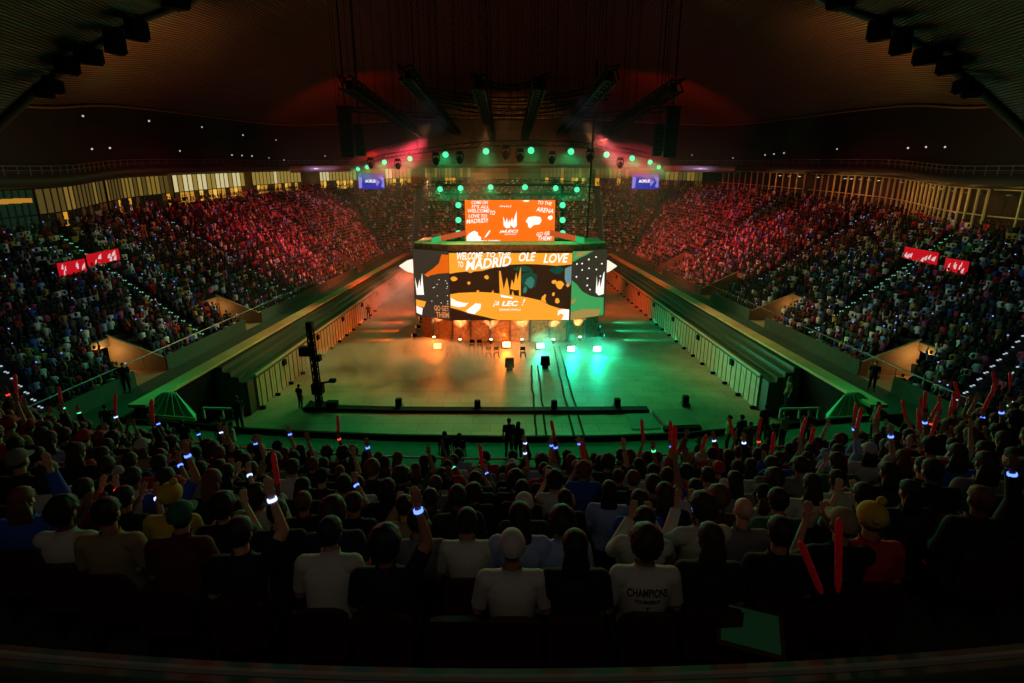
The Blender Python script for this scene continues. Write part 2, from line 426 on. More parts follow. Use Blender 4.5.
# near roof arch with slatted underside, dark speakers hang from it
arch = []; YA = 24.0
pts_px = [(-60, 175), (-25, 145), (0, 120), (40, 84), (90, 47), (140, 18), (190, 0)]
L3 = [at(px, py, YA) for px, py in pts_px]
apex = Vector((0, YA, L3[-1].z + 5.2))
prof = [(p.x, p.z) for p in L3]
for k in range(1, 13):
    u = k / 13; x = L3[-1].x * (1 - u)
    z0 = L3[-1].z; prof.append((x, z0 + (apex.z - z0) * (1 - (1 - u) ** 1.8)))
prof.append((0, apex.z)); prof += [(-x, z) for x, z in prof[-2::-1]]
mb = MB(); mb.grid([[Vector((x, y, z + (YA - y) * .02)) for x, z in prof] for y in (YA, 16, 8, 0, -8)])
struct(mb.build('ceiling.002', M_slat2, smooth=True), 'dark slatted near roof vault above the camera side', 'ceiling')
mb = MB(); mb.tube([Vector((x, YA + .1, z + .15)) for x, z in prof], .32, 8)
struct(mb.build('trim_5', M_dark, smooth=True), 'dark round edge beam of the near roof arch', 'trim')
for side in (-1, 1):
    for k, (px, py, w, h) in enumerate([(136, 30, 18, 22), (114, 43, 13, 24), (88, 56, 30, 18), (66, 66, 20, 18), (52, 86, 9, 16), (43, 92, 7, 13), (175, 3, 28, 12)]):
        X = px if side < 0 else 1016 - px
        p = at(X, py, YA - .4); sc = 23.0 / F
        t = thing('ceiling_speaker', '%s black speaker hanging under the %s arch of the roof' % (['second from top', 'third from top', 'widest', 'mid-height', 'second lowest', 'lowest', 'topmost'][k], 'left' if side < 0 else 'right'), 'speaker', p, side * .5)
        w *= .8; h *= .8; b = MB(); b.box((0, 0, 0), (w * sc, .6, h * sc), 0, 0, Matrix.Rotation(side * -.15, 3, 'Y')); bevel(b.build('cabinet', M_black, t), .05)
        b = MB(); b.bar((0, 0, h * sc / 2 - .1), (0, .3, h * sc / 2 + .5), .1); b.build('bracket', M_dark, t)
        b = MB(); b.box((0, .36, 0), (w * sc * .85, .03, h * sc * .8)); b.build('grille', M_dark, t)
# small roof lamps (dots on the dark wall)
dots = [(83, 116, -1), (149, 121, -1), (202, 127, -1), (243, 135, -1), (276, 140, -1), (232, 155, -1), (242, 155.5, -1), (252, 156, -1), (269, 158, -1), (284, 160, -1), (325, 156, -1), (180, 151, -1), (110, 148, -1), (92, 149, -1),
        (692, 155, 1), (748, 157, 1), (765, 155, 1), (774, 154, 1), (784, 153, 1), (837, 149, 1), (926, 147, 1), (945, 147, 1), (908, 148, 1), (733, 158, 1), (401, 149, -1), (386, 150, -1)]
for px, py, side in dots:
    r = ray(px, py); k = 44 if abs(px - 508) > 350 else (60 if abs(px - 508) > 240 else 90)
    p = Vector((0, 0, H)) + r * k
    b = MB(); b.ell((0, 0, 0), (.075, .075, .075), 8, 6); b.tube([(0, 0, .05), (0, 0, .9)], .02, 5, 1)
    tag(b.build('pendant_lamp', [glow('pendant', 'd8cfc4', 1.0), M_black], loc=p), 'tiny pale pendant lamp hanging in front of the dark upper wall', 'lamp', 'pendant lamps round the upper wall')
# ================================================================ arena-side structures
M_board = mat('board_panel', 'c0a888', .6, noise=.25, nscale=1.5)
XB = 17.0
for side, nm in ((-1, 'left'), (1, 'right')):
    Y = 33.0; k = 0
    while Y < 96:
        w = 2.4
        t = thing('board_panel', 'tall tan wall panel edging the %s side of the arena floor' % nm, 'wall panel', (side * XB, Y + w / 2, 0), 0, 'panels along the %s side of the floor' % nm)
        b = MB(); b.box((0, 0, 1.25), (.14, w - .02, 2.5)); bevel(b.build('panel', M_board, t), .02)
        b = MB()
        for q in (-.33, 0, .33): b.box((-side * .085, q * w, 1.2), (.04, .04, 2.3))
        b.box((-side * .09, 0, 2.3), (.06, w - .1, .1)); b.build('rib', M_dark, t)
        b = MB(); b.box((-side * .22, -w / 2 + .1, .1), (.34, .16, .2)); b.build('foot', M_black, t)
        if k % 3 == 1:
            b = MB(); b.box((-side * .14, w * .32, 1.95), (.14, .5, .42)); b.build('speaker_box', M_black, t)
        Y += w; k += 1
    # folded bleacher steps between panels and beam
    mb = MB()
    for j in range(4): mb.box((side * (XB + .3 + j * .5), 64, 1.15 + j * .17), (.5, 64, 2.3 + j * .34))
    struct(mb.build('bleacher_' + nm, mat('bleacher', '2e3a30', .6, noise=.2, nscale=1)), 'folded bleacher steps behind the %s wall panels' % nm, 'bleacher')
    mb = MB(); mb.box((side * 19.2, 62, 1.75), (.3, 74, 3.5)); mb.box((side * 19.2, 62, 3.55), (.95, 74, .18), 0, 1)
    struct(bevel(mb.build('beam_' + nm, [M_black, M_wood]), .02), 'long tan timber-topped beam along the %s edge of the walkway' % nm, 'beam')
    # far end
mb = MB(); mb.box((0, 97.5, 1.5), (38, .4, 3)); struct(mb.build('wall_back', M_terr), 'low dark wall at the far end behind the stage', 'wall')
mb = MB(); mb.add([(-19, 97.5, 3), (19, 97.5, 3), (19, 101, 3), (-19, 101, 3)], [(0, 1, 2, 3)]); struct(mb.build('walkway_back', M_conc), 'walkway at the far end behind the stage', 'walkway')
# near raised walkway and its dark kerb
edge_px = [(120, 421), (190, 426), (245, 431), (320, 435), (400, 438), (508, 439.5), (600, 439), (680, 436), (760, 429), (840, 421), (900, 417)]
ep = [atz(px, py, 3.0) for px, py in edge_px]
mb = MB(); mb.grid([ep, [Vector((p.x, 9, 3.0)) for p in ep]]); mb.grid([ep, [Vector((p.x, p.y, 0)) for p in ep]])
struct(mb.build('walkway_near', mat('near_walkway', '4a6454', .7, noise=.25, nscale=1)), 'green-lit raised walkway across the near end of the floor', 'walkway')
mb = MB(); mb.tube([p + Vector((0, -.1, .08)) for p in ep], .16, 6); struct(mb.build('trim_6', M_black), 'dark kerb along the near walkway edge', 'trim')
# the dark cable ramp at mid floor
rp = [(325, 409), (400, 411), (508, 411.5), (600, 411), (648, 410.5)]
mb = MB(); rr = [atz(a, b) for a, b in rp]
for k in range(4): mb.bar(rr[k] + Vector((0, 0, .1)), rr[k + 1] + Vector((0, 0, .1)), .75, .2)
tag(bevel(mb.build('cable_ramp', M_black), .05), 'long black cable ramp lying across the arena floor', 'ramp')
mb = MB(); mb.add([atz(624, 414) + Vector((0, 0, .05)), atz(650, 413) + Vector((0, 0, .05)), atz(661, 429) + Vector((0, 0, .05)), atz(632, 430) + Vector((0, 0, .05))], [(0, 1, 2, 3)])
mb.add([q - Vector((0, 0, .04)) for q in [Vector(v) for v in mb.v[:4]]], [(0, 1, 2, 3)])
tag(mb.build('floor_mat', mat('mat_rubber', '1a201c', .5)), 'dark rectangular mat on the green floor right of the cable ramp', 'mat')
mb = MB(); q = [atz(652, 414), atz(686, 413), atz(700, 429), atz(666, 430)]; mb.add([p + Vector((0, 0, .04)) for p in q] + [p + Vector((0, 0, .3)) for p in q], [(4, 5, 6, 7), (0, 1, 5, 4), (1, 2, 6, 5), (2, 3, 7, 6), (3, 0, 4, 7)])
tag(mb.build('floor_riser', mat('riser', '5a6a58', .6)), 'low flat riser on the green floor beside the dark mat', 'riser')
mb = MB(); a, b = atz(664, 431), atz(700, 429.5); mb.bar(a + Vector((0, 0, .12)), b + Vector((0, 0, .12)), .4, .24); tag(mb.build('step', M_black), 'black step along the near edge of the low riser', 'step')
for a, b in [((531, 366), (536, 437)), ((538, 366), (546, 437)), ((553.5, 347), (574, 437)), ((559, 347), (584, 437))]:
    mb = MB(); pa, pb = atz(*a), atz(*b)
    n = 12; mb.tube([pa.lerp(pb, k / n) + Vector((random.uniform(-.05, .05), 0, .04)) for k in range(n + 1)], .07, 6)
    tag(mb.build('floor_cable', M_black), 'dark cable run on the floor leading from the stage to the near walkway', 'cable', 'cables across the arena floor')
for px, py in [(399, 408), (477.5, 410), (554, 410), (617, 408), (685, 405)]:
    p = atz(px, py); t = thing('floor_monitor', 'small black floor box ' + {399: 'at the left end of the cable ramp', 477.5: 'left of centre on the cable ramp', 554: 'right of centre on the cable ramp', 617: 'near the dark mat on the cable ramp', 685: 'on the low riser at right'}[px], 'box', p)
    b = MB(); b.box((0, 0, .45), (.4, .4, .5)); bevel(b.build('cabinet', M_black, t), .04); b = MB(); b.box((0, 0, .1), (.55, .5, .2)); b.build('base', M_dark, t)

# ================================================================ the stage block
YF = 49.7
def emis_art(parent, name, shapes, mtl, off):
    """flat art pieces: list of polygons in panel coordinates (u, v) -> thin mesh in front of the panel"""
    mb = MB()
    for poly in shapes:
        mb.add([(u, -off, v) for u, v in poly], [tuple(range(len(poly)))])
    o = mb.build(name, mtl, parent); return o
def tri_poly(mesh_pts, fs, parent, name, mtl, off):
    mb = MB(); mb.add([(u, -off, v) for u, v in mesh_pts], fs); return mb.build(name, mtl, parent)
def crop_map(x0, x1, y0, y1, W, Hh):
    return lambda pts: [((x - x0) / (x1 - x0) * W - W / 2, (y1 - y) / (y1 - y0) * Hh) for x, y in pts]
def blob(cx, cy, rx, ry, n=12, j=.25):
    return [(cx + rx * math.cos(2*PI*k/n) * (1 + random.uniform(-j, j)), cy + ry * math.sin(2*PI*k/n) * (1 + random.uniform(-j, j))) for k in range(n)]
def put_text(parent, name, txt, mp, cx, cy, hpx, bold, shear, mtl, off, rot=0, sx=1.0, wpx=None):
    vs, fs = text_pts(txt, 1.0, bold, shear, sx)
    xs = [v[0] for v in vs]; ys = [v[1] for v in vs]; hh = max(ys) - min(ys); ww = max(xs) - min(xs)
    mx0, my0 = (max(xs) + min(xs)) / 2, (max(ys) + min(ys)) / 2
    k = hpx / hh; kx = (wpx / ww) if wpx else k
    cr, sr = math.cos(rot), math.sin(rot)
    out = []
    for x, y in vs:
        X, Y = (x - mx0) * kx, (y - my0) * k
        out.append((cx + X * cr + Y * sr, cy + X * sr - Y * cr))
    tri_poly(mp(out), fs, parent, name, mtl, off)
OR = glow('screen_orange', 'f8a02c', 1.1); OR2 = glow('screen_hot_orange', 'fb6a0c', 1.1); BK = glow('screen_black', '30140a', 1.0)
WT = glow('screen_white', 'fff6ea', 1.15); GN = glow('screen_green', '48b060', .8); BR = glow('screen_brown', '40352c', .7); TL = glow('screen_teal', '1c7a68', .8)
YB = glow('screen_dirty_yellow', 'b49a50', .8); GRY = glow('screen_bluegrey', '7a9ca0', .8)
def panel_body(t, W, Hh, mtl, nm='screen'):
    b = MB(); b.box((0, .14, Hh / 2), (W + .1, .22, Hh + .1)); b.build('cabinet', M_black, t)
    b = MB(); b.add([(-W/2, 0, 0), (W/2, 0, 0), (W/2, 0, Hh), (-W/2, 0, Hh)], [(0, 1, 2, 3)]); b.build(nm, mtl, t, recalc=False)
# main front screen
pb, pt = at(510.5, 320, YF), at(510.5, 253, YF)
W1, H1 = 11.7, pt.z - pb.z
t = thing('led_screen', 'large wide front LED screen of the stage with orange brush art and a castle logo', 'screen', (pb.x, YF, pb.z))
panel_body(t, W1, H1, BK)
mp = crop_map(62, 955, 72, 548, W1, H1)
top = [(62, 72), (955, 72), (955, 150), (900, 155), (840, 160), (780, 155), (700, 150), (620, 148), (520, 152), (450, 158), (400, 170), (350, 182), (300, 196), (240, 200), (215, 212), (190, 200), (120, 206), (62, 216)]
bot = [(62, 362), (120, 352), (200, 348), (290, 345), (380, 350), (470, 362), (560, 372), (640, 385), (730, 405), (800, 440), (870, 462), (945, 470), (945, 548), (420, 548), (380, 540), (300, 520), (200, 500), (130, 475), (62, 458)]
emis_art(t, 'orange_band', [mp(top)], OR, .012); emis_art(t, 'orange_hill', [mp(bot)], OR, .012)
emis_art(t, 'splash', [mp(blob(95, 250, 22, 17)), mp(blob(203, 280, 12, 11)), mp(blob(333, 240, 20, 13)), mp(blob(870, 290, 30, 30)), mp(blob(830, 275, 18, 15)), mp(blob(930, 297, 13, 13)), mp(blob(824, 361, 12, 14)), mp(blob(855, 408, 18, 17)),
                         mp([(735, 405), (740, 380), (765, 358), (772, 366), (765, 395), (775, 425)]), mp(blob(268, 340, 10, 10)), mp([(362, 355), (382, 330), (385, 352)])], OR, .014)
emis_art(t, 'white_brush', [mp([(68, 385), (110, 410), (180, 425), (200, 420), (170, 450), (120, 455), (66, 440)]), mp([(175, 480), (250, 425), (290, 430), (285, 465), (240, 505), (190, 495)]),
                            mp([(862, 478), (900, 468), (945, 472), (945, 548), (890, 545), (905, 510), (880, 500), (860, 520)])], WT, .02)
emis_art(t, 'teal_smoke', [mp(blob(640, 260, 60, 70, 16, .3)), mp(blob(600, 180, 60, 22, 12, .3)), mp(blob(850, 190, 55, 25, 12, .3))], glow('teal_dim', '124a3a', .8), .013)
emis_art(t, 'teal_cloud', [mp(blob(650, 275, 32, 36, 14, .35)), mp(blob(615, 330, 16, 22, 12, .3))], glow('teal_mid', '3c7a6c', .9), .015)
emis_art(t, 'blue_patch', [mp([(905, 180), (953, 160), (953, 290), (925, 300), (905, 250)])], GRY, .014)
castle = [[(428, 362), (424, 195), (436, 198), (458, 325), (482, 240), (500, 330), (502, 382), (470, 375)], [(506, 322), (518, 255), (532, 290), (550, 208), (560, 260), (584, 165), (584, 372), (572, 372), (570, 330), (540, 332)], [(512, 380), (524, 335), (540, 378)]]
emis_art(t, 'castle_logo', [mp(p) for p in castle], OR, .016)
emis_art(t, 'castle_base', [mp([(432, 362), (500, 376), (530, 382), (520, 392), (440, 382)])], WT, .018)
put_text(t, 'lettering', 'LEC', mp, 505, 427, 38, .04, .25, WT, .022, 0, wpx=125); put_text(t, 'lettering', '!', mp, 604, 418, 50, .01, .4, WT, .022); put_text(t, 'lettering', '¡a', mp, 402, 430, 44, .01, .4, WT, .022)
put_text(t, 'lettering', 'GRAND FINALS', mp, 505, 472, 15, .01, 0, WT, .022, wpx=160)
put_text(t, 'lettering', 'WELCOME', mp, 215, 92, 52, .03, .3, WT, .022, -.02, wpx=190); put_text(t, 'lettering', 'TO THE', mp, 420, 84, 34, .02, .2, WT, .022, wpx=180)
put_text(t, 'lettering', 'TO', mp, 145, 150, 40, .02, .1, WT, .022, wpx=40)
put_text(t, 'lettering', 'MADRID', mp, 345, 142, 70, .03, .3, WT, .022, -.1, wpx=340); put_text(t, 'lettering', 'OLE', mp, 630, 98, 62, .03, .3, WT, .022, -.03, wpx=125)
put_text(t, 'lettering', 'LOVE', mp, 838, 108, 66, .03, .3, WT, .022, -.02, wpx=185)
# wings
def wing(side):
    pin = at(450 if side < 0 else 571, 300, YF); pout = at(415 if side < 0 else 605, 300, YF + 2.3)
    a, b = Vector((pin.x, pin.y, 0)), Vector((pout.x, pout.y, 0)); d = b - a; L = d.length
    ang = math.atan2(d.y, d.x) + (PI if side < 0 else 0)
    t = thing('side_screen', 'angled %s side LED screen with %s' % (('left', 'orange wedge and graffiti') if side < 0 else ('right', 'green hill and castle logo')), 'screen', ((a.x + b.x) / 2, (a.y + b.y) / 2, pb.z), ang)
    panel_body(t, L, H1 + .15, BR)
    if side < 0:
        mq = crop_map(215, 428, 150, 560, L, H1 + .15)
        emis_art(t, 'orange_wedge', [mq([(280, 300), (330, 262), (370, 225), (388, 170), (428, 170), (428, 275), (370, 285), (320, 300), (300, 312)])], glow('wedge_orange', 'e8640a', 1), .015)
        emis_art(t, 'orange_wedge', [mq([(222, 460), (285, 465), (270, 505), (222, 500)])], OR, .015); emis_art(t, 'white_splash', [mq([(222, 500), (262, 510), (255, 555), (222, 545)]), mq([(228, 430), (222, 320), (236, 390), (250, 330), (252, 385), (268, 290), (274, 425)])], WT, .018)
        put_text(t, 'graffiti', 'GO GET', mq, 378, 495, 34, .03, .1, glow('graf', 'e08a50', .9), .02, -.1, wpx=90); put_text(t, 'graffiti', 'THEM', mq, 382, 535, 34, .03, .1, glow('graf', 'e08a50', .9), .02, -.1, wpx=78)
        emis_art(t, 'speck', [mq(blob(random.uniform(290, 420), random.uniform(320, 470), 3, 3, 6)) for _ in range(14)], WT, .016)
    else:
        mq = crop_map(175, 370, 135, 515, L, H1 + .15)
        emis_art(t, 'green_hill', [mq([(175, 290), (205, 320), (235, 360), (280, 390), (320, 405), (360, 410), (365, 515), (175, 515)]), mq([(175, 135), (290, 140), (250, 160), (210, 175), (185, 190), (175, 188)])], GN, .012)
        emis_art(t, 'sand_strip', [mq([(175, 470), (240, 462), (300, 470), (350, 480), (330, 515), (175, 515)]), mq([(185, 170), (200, 142), (270, 138), (230, 160)])], YB, .015)
        emis_art(t, 'castle_logo', [mq([(312, 375), (314, 280), (322, 350), (332, 300), (338, 350), (352, 270), (358, 260), (360, 390), (330, 395)])], WT, .018)
        emis_art(t, 'speck', [mq(blob(x, y, 5, 5, 6)) for x, y in [(200, 205), (228, 205), (265, 185), (305, 175), (230, 240), (268, 235), (310, 245), (200, 275), (262, 290), (335, 285), (262, 330), (278, 355), (340, 215)]], WT, .016)
        emis_art(t, 'ochre_wedge', [mq([(175, 405), (205, 395), (195, 420), (175, 425)])], YB, .016)
    return a, b
for side in (-1, 1): wing(side)
# plinth, header, deck
stone = mat('plinth_stone', '8a6a4e', .85, noise=.7, nscale=3.5, bump=.6)
def hexa(mb, z0, z1, grow=0, mi=0):
    pl = [(-5.85 - grow, YF - .0 + .3), (5.85 + grow, YF + .3), (9.4 + grow, YF + 2.5), (9.4 + grow, 59), (-9.4 - grow, 59), (-9.4 - grow, YF + 2.5)]
    mb.loft([[Vector((x + .2, y, z0)) for x, y in pl], [Vector((x + .2, y, z1)) for x, y in pl]], mi)
mb = MB(); hexa(mb, 0.0, pb.z - .1, -.3); t = thing('stage_plinth', 'mottled brown stage base under the front screens', 'stage base', (0, 0, 0)); mb.build('base', stone, t)
mb = MB()
for k in range(9):
    x = -7.6 + k * 1.95; y = YF + .25 if abs(x) < 5.8 else YF + .3 + (abs(x) - 5.8) * .65
    mb.box((x, y, 1.1), (.22, .25, 2.1))
mb.build('pillar', M_dark, t)
mb = MB(); hexa(mb, pb.z - .1, 9.0, -.35); t2 = thing('stage_core', 'black boxy core of the stage behind the front screens', 'stage'); mb.build('core', M_black, t2)
mb = MB(); hexa(mb, 9.0, 9.6, .15); mb.build('deck', mat('deck_mesh', '9a7450', .8, noise=.7, nscale=2.5, bump=.5), t2)
for side in (-1, 1):
    a, b = at(508 + side * 76, 248, YF + 1.0), at(508 + side * 42, 237, 53.5); a.z = 9.65; b.z = 10.2
    mb = MB(); n = 4
    for k in range(n):
        p, q = a.lerp(b, k / n), a.lerp(b, (k + 1) / n); mb.add([p, q, q + Vector((0, 0, .55)), p + Vector((0, 0, .55))], [(0, 1, 2, 3)], 1 if k == 0 else 0)
        mb.add([p + Vector((0, .12, 0)), q + Vector((0, .12, 0)), q + Vector((0, .12, .55)), p + Vector((0, .12, .55))], [(0, 1, 2, 3)], 2)
    tag(mb.build('light_ribbon', [glow('ribbon_orange', 'd0582a', .8), glow('ribbon_green', '30b868', .9), M_black]), 'slim orange and green light ribbon on the %s top edge of the stage' % ('left' if side < 0 else 'right'), 'light strip')
# upper screen
YU = 54.0; ub, ut = at(510, 243.5, YU), at(510, 200, YU); W2, H2 = 9.1, ut.z - ub.z
t = thing('upper_screen', 'orange upper LED screen with white splashes and castle logo above the stage', 'screen', (ub.x, YU, ub.z)); panel_body(t, W2, H2, OR2)
mp = crop_map(98, 925, 92, 500, W2, H2)
emis_art(t, 'splash', [mp([(108, 440), (130, 405), (180, 378), (215, 395), (215, 420), (245, 440), (240, 465), (270, 480), (380, 470), (440, 480), (430, 495), (108, 496)]),
                       mp([(655, 290), (680, 250), (740, 240), (790, 250), (805, 285), (780, 320), (730, 325), (700, 355), (680, 345), (675, 310)]), mp(blob(880, 255, 26, 22)), mp(blob(660, 100, 26, 7)), mp([(270, 450), (300, 400), (325, 370), (330, 385), (300, 430)])], WT, .015)
emis_art(t, 'castle_logo', [mp([(452, 330), (447, 240), (470, 300), (482, 255), (495, 310), (505, 270), (515, 300), (530, 250), (540, 290), (572, 190), (575, 330), (550, 355), (510, 320), (515, 350), (475, 355)])], WT, .015)
put_text(t, 'lettering', '¡aLEC!', mp, 502, 385, 34, .04, .3, WT, .018, wpx=175); put_text(t, 'lettering', 'GRAND FINALS', mp, 515, 412, 14, .01, 0, WT, .018, wpx=110)
for txt, x, y, h, w, r in [('COME ON', 235, 115, 30, 150, 0), ("IT'S ALL", 240, 155, 30, 160, 0), ('WELCOME', 225, 192, 32, 200, 0), ('TO', 350, 210, 40, 50, 0), ('LOVE TO', 215, 240, 32, 170, 0), ('MADRID!!', 210, 285, 42, 200, -.06),
                           ('TO THE', 830, 120, 32, 130, .1), ('ARENA', 830, 185, 44, 160, .12), ('GO GET', 830, 405, 34, 150, -.08), ('THEM!', 835, 450, 40, 130, 0), ('MADRID!', 330, 478, 26, 190, 0), ('FINALS', 470, 150, 16, 110, 0)]:
    put_text(t, 'lettering', txt, mp, x, y, h, .015, .2, WT, .018, r, wpx=w)
mb = MB()
for x in (-W2/2 - .7, W2/2 + .7):
    mb.bar((ub.x + x, YU + .3, 9.5), (ub.x + x, YU + .3, 15.2), .3)
for z in (9.6, 14.2, 15.1): mb.bar((ub.x - W2/2 - 2, YU + .35, z), (ub.x + W2/2 + 2, YU + .35, z), .25)
tag(mb.build('screen_frame', M_black), 'black goalpost frame carrying the orange upper screen', 'frame')

# ================================================================ lamps
def moving_head(p, aim, label, group, col='5affb4', r=.26, es=1.15, nm='moving_head_light', power=0, size=40, hang=True):
    t = thing(nm, label, 'stage light', p, 0, group)
    d = (Vector(aim) - Vector(p)).normalized(); q = d.to_track_quat('Z', 'Y').to_matrix()
    b = MB(); rr = [.16, .24, .28, .28]; zs = [-.38, -.3, -.05, .16]; k = r / .28
    b.loft([[q @ Vector((math.cos(2*PI*j/14) * a * k * 1.1, math.sin(2*PI*j/14) * a * k * 1.1, z * k * 1.4)) for j in range(14)] for a, z in zip(rr, zs)]); b.build('housing', M_black, t, smooth=False)
    b = MB(); b.loft([[q @ Vector((math.cos(2*PI*j/14) * r * e, math.sin(2*PI*j/14) * r * e, .23 * k + e2 * .05)) for j in range(14)] for e, e2 in ((1, 0), (.7, 1.2), (.3, 1.8))]); b.build('lens', glow('lens_' + col + str(es), col, es), t)
    s = 1 if hang else -1
    b = MB()
    for xx in (-1, 1): b.bar((xx * (r + .1), 0, 0), (xx * (r + .1), 0, s * (r + .25)), .07)
    b.bar((-r - .12, 0, s * (r + .25)), (r + .12, 0, s * (r + .25)), .1); b.box((0, 0, s * (r + .36)), (.4, .3, .2)); b.build('yoke', M_dark, t)
    if power: light('SPOT', 'beam', Vector(p) + d * .5, col, power, aim, size, .6, .15)
    return t
arc = [(358, 169), (367, 167), (384.5, 162), (410, 158.6), (445.6, 154.5), (486, 151.2), (531, 150.4), (571, 151.4), (606.5, 154.5), (632, 158), (650, 162), (658.6, 167)]
ZA = 18.6; ap = [atz(px, py, ZA) for px, py in arc]
order = ['far left end', 'second from the left end', 'third from the left end', 'fourth from the left end', 'left of the centre pair', 'left of the two centre ones', 'right of the two centre ones', 'right of the centre pair', 'fourth from the right end', 'third from the right end', 'second from the right end', 'far right end']
for k, p in enumerate(ap):
    tx = [-14, -14, -10, -16, -8, -3, 4, 9, 15, 12, 14, 14][k]; ty = [30, 34, 26, 31, 24, 24, 25, 30, 38, 27, 34, 30][k]
    moving_head(p, (p.x * .2, 4, 12), 'green glowing lamp on the long curved lighting truss, ' + order[k], 'green lamps of the curved truss', r=.34)
    light('SPOT', 'lamp_glow', p + Vector((0, -.5, -.1)), '10ff88', 800, p + Vector((0, -5, -5)), 108, .3, .1)
    if 2 <= k <= 9: light('SPOT', 'green_wash', p - Vector((0, .6, .3)), '14ff78', [0, 0, 2400, 2400, 700, 200, 700, 3000, 3600, 2600, 0, 0][k], (tx, ty, 0), 34, .8, .3)
row2 = [(440, 189), (460.5, 188), (490.6, 187), (525, 187), (555.7, 188), (577, 189.5)]
for k, (px, py) in enumerate(row2):
    moving_head(at(px, py, YU + .1), (0, 6, 12), 'green glowing lamp above the orange upper screen, ' + ['first', 'second', 'third', 'fourth', 'fifth', 'sixth'][k] + ' from left', 'green lamps above the upper screen', r=.27)
    light('SPOT', 'lamp_glow', at(px, py, YU - .5), '10ff88', 600, at(px, py + 55, YU - 5), 110, .3, .1)
for side, px in ((-1, 458.5), (1, 562.5)):
    for k, py in enumerate((205, 220, 233)):
        moving_head(at(px, py, YU - .1), (side * 3, 6, 12), '%s green lamp on the %s edge of the upper screen' % (['top', 'middle', 'bottom'][k], 'left' if side < 0 else 'right'), 'green lamps beside the upper screen', r=.3, hang=False)
        light('SPOT', 'lamp_glow', at(px, py, YU - .7), '10ff88', 260, at(px, py + 10, YU - 5), 150, .3, .1)
# lattice truss
def lattice(mb, a, b, w=.6, ch=.07, step=1.0):
    a, b = Vector(a), Vector(b); d = (b - a); L = d.length; d.normalize(); sd = d.cross(Vector((0, 0, 1)))
    if sd.length < .1: sd = Vector((1, 0, 0))
    sd.normalize(); up = sd.cross(d).normalized()
    cs = [sd * (w/2) * i + up * (w/2) * j for i, j in ((-1, -1), (1, -1), (1, 1), (-1, 1))]
    for c in cs: mb.bar(a + c, b + c, ch)
    n = max(1, int(L / step))
    for k in range(n):
        p, q = a + d * (L * k / n), a + d * (L * (k + 1) / n)
        for e in range(4): mb.bar(p + cs[e], q + cs[(e + 1) % 4], ch * .6)
mb = MB()
for k in range(len(ap) - 1): lattice(mb, ap[k] + Vector((0, .2, .75)), ap[k + 1] + Vector((0, .2, .75)), .5, .07, 1.2)
tag(mb.build('curved_truss', M_black), 'long curved black lighting truss hung over the stage carrying green lamps', 'truss')
mb = MB()
r2 = [at(px, py - 5, YU + .2) for px, py in [(432, 189), (460.5, 188), (490, 187), (525, 187), (556, 188), (586, 189.5)]]
for k in range(5): lattice(mb, r2[k], r2[k + 1], .45, .06, 1)
tag(mb.build('short_truss', M_black), 'short black truss with six green lamps above the upper screen', 'truss')
ZT = 22.0
TP = [((345, 82), (418, 135)), ((405, 72), (455, 135)), ((478, 82), (490, 138)), ((540, 82), (528, 138)), ((613, 72), (565, 135)), ((678, 85), (602, 137))]
lab = ['outermost on the left', 'second from the left', 'left of centre', 'right of centre', 'second from the right', 'outermost on the right']
for k, (a, b) in enumerate(TP):
    t = thing('ceiling_truss', 'long dark truss running away under the roof, ' + lab[k], 'truss', (0, 0, 0), 0, 'six long trusses under the roof')
    pa, pb2 = atz(*a, ZT), atz(*b, ZT); pb2.x = pa.x
    mb = MB(); lattice(mb, pa, pb2, .85, .14, 1.1); mb.build('lattice', M_black, t)
    mb = MB(); mb.bar(pa + Vector((0, 1, 0)), pb2 - Vector((0, 1, 0)), .4, .5); mb.build('cable_tray', M_black, t)
    mb = MB()
    for q in (.1, .5, .9): c = pa.lerp(pb2, q); mb.bar(c + Vector((0, 0, .4)), c + Vector((0, 0, 12.5)), .05)
    mb.build('hanger_cable', M_black, t)
xt = [((367, 118), (650, 118), 22.4), ((430, 100), (590, 100), 23.6), ((430, 107), (600, 107), 23.2), ((475, 88), (545, 88), 24.5), ((445, 113), (575, 113), 22.6)]
for k, (a, b, z) in enumerate(xt):
    p, q = atz(*a, z), atz(*b, z); mb = MB()
    m0 = (p + q) / 2; 
    for j in range(6):
        u, w = p.lerp(q, j / 6), p.lerp(q, (j + 1) / 6); bow = lambda c: c + Vector((0, -6 * ((c.x - m0.x) / max(1, (q.x - p.x) / 2)) ** 2 + 0, 0))
        lattice(mb, bow(u), bow(w), .4, .07, 1.2)
    for j in range(7): u = bow(p.lerp(q, j / 6)); mb.bar(u, u + Vector((0, 0, 11)), .04)
    tag(mb.build('cross_truss', M_black), 'thin dark crosswise truss hung above the stage, ' + ['widest and lowest', 'second from top', 'middle one', 'topmost and shortest', 'second from below'][k], 'truss')
for px, py, lb in [(371, 165, 0), (552, 160, 1), (506, 155, 2), (520, 158, 3), (460, 160, 4), (590, 158, 5), (620, 165, 6), (398, 166, 7), (436, 161, 8)]:
    p = atz(px, py, 17.4); t = thing('unlit_fixture', 'dark unlit moving head hanging under the curved truss', 'stage light', p, 0, 'unlit heads of the curved truss')
    b = MB(); b.ell((0, 0, 0), (.32, .28, .4), 10, 8); b.build('head', M_black, t); b = MB(); b.box((0, 0, .65), (.6, .35, .3)); b.bar((-.36, 0, 0), (-.36, 0, .6), .07); b.bar((.36, 0, 0), (.36, 0, .6), .07); b.build('yoke', M_black, t)
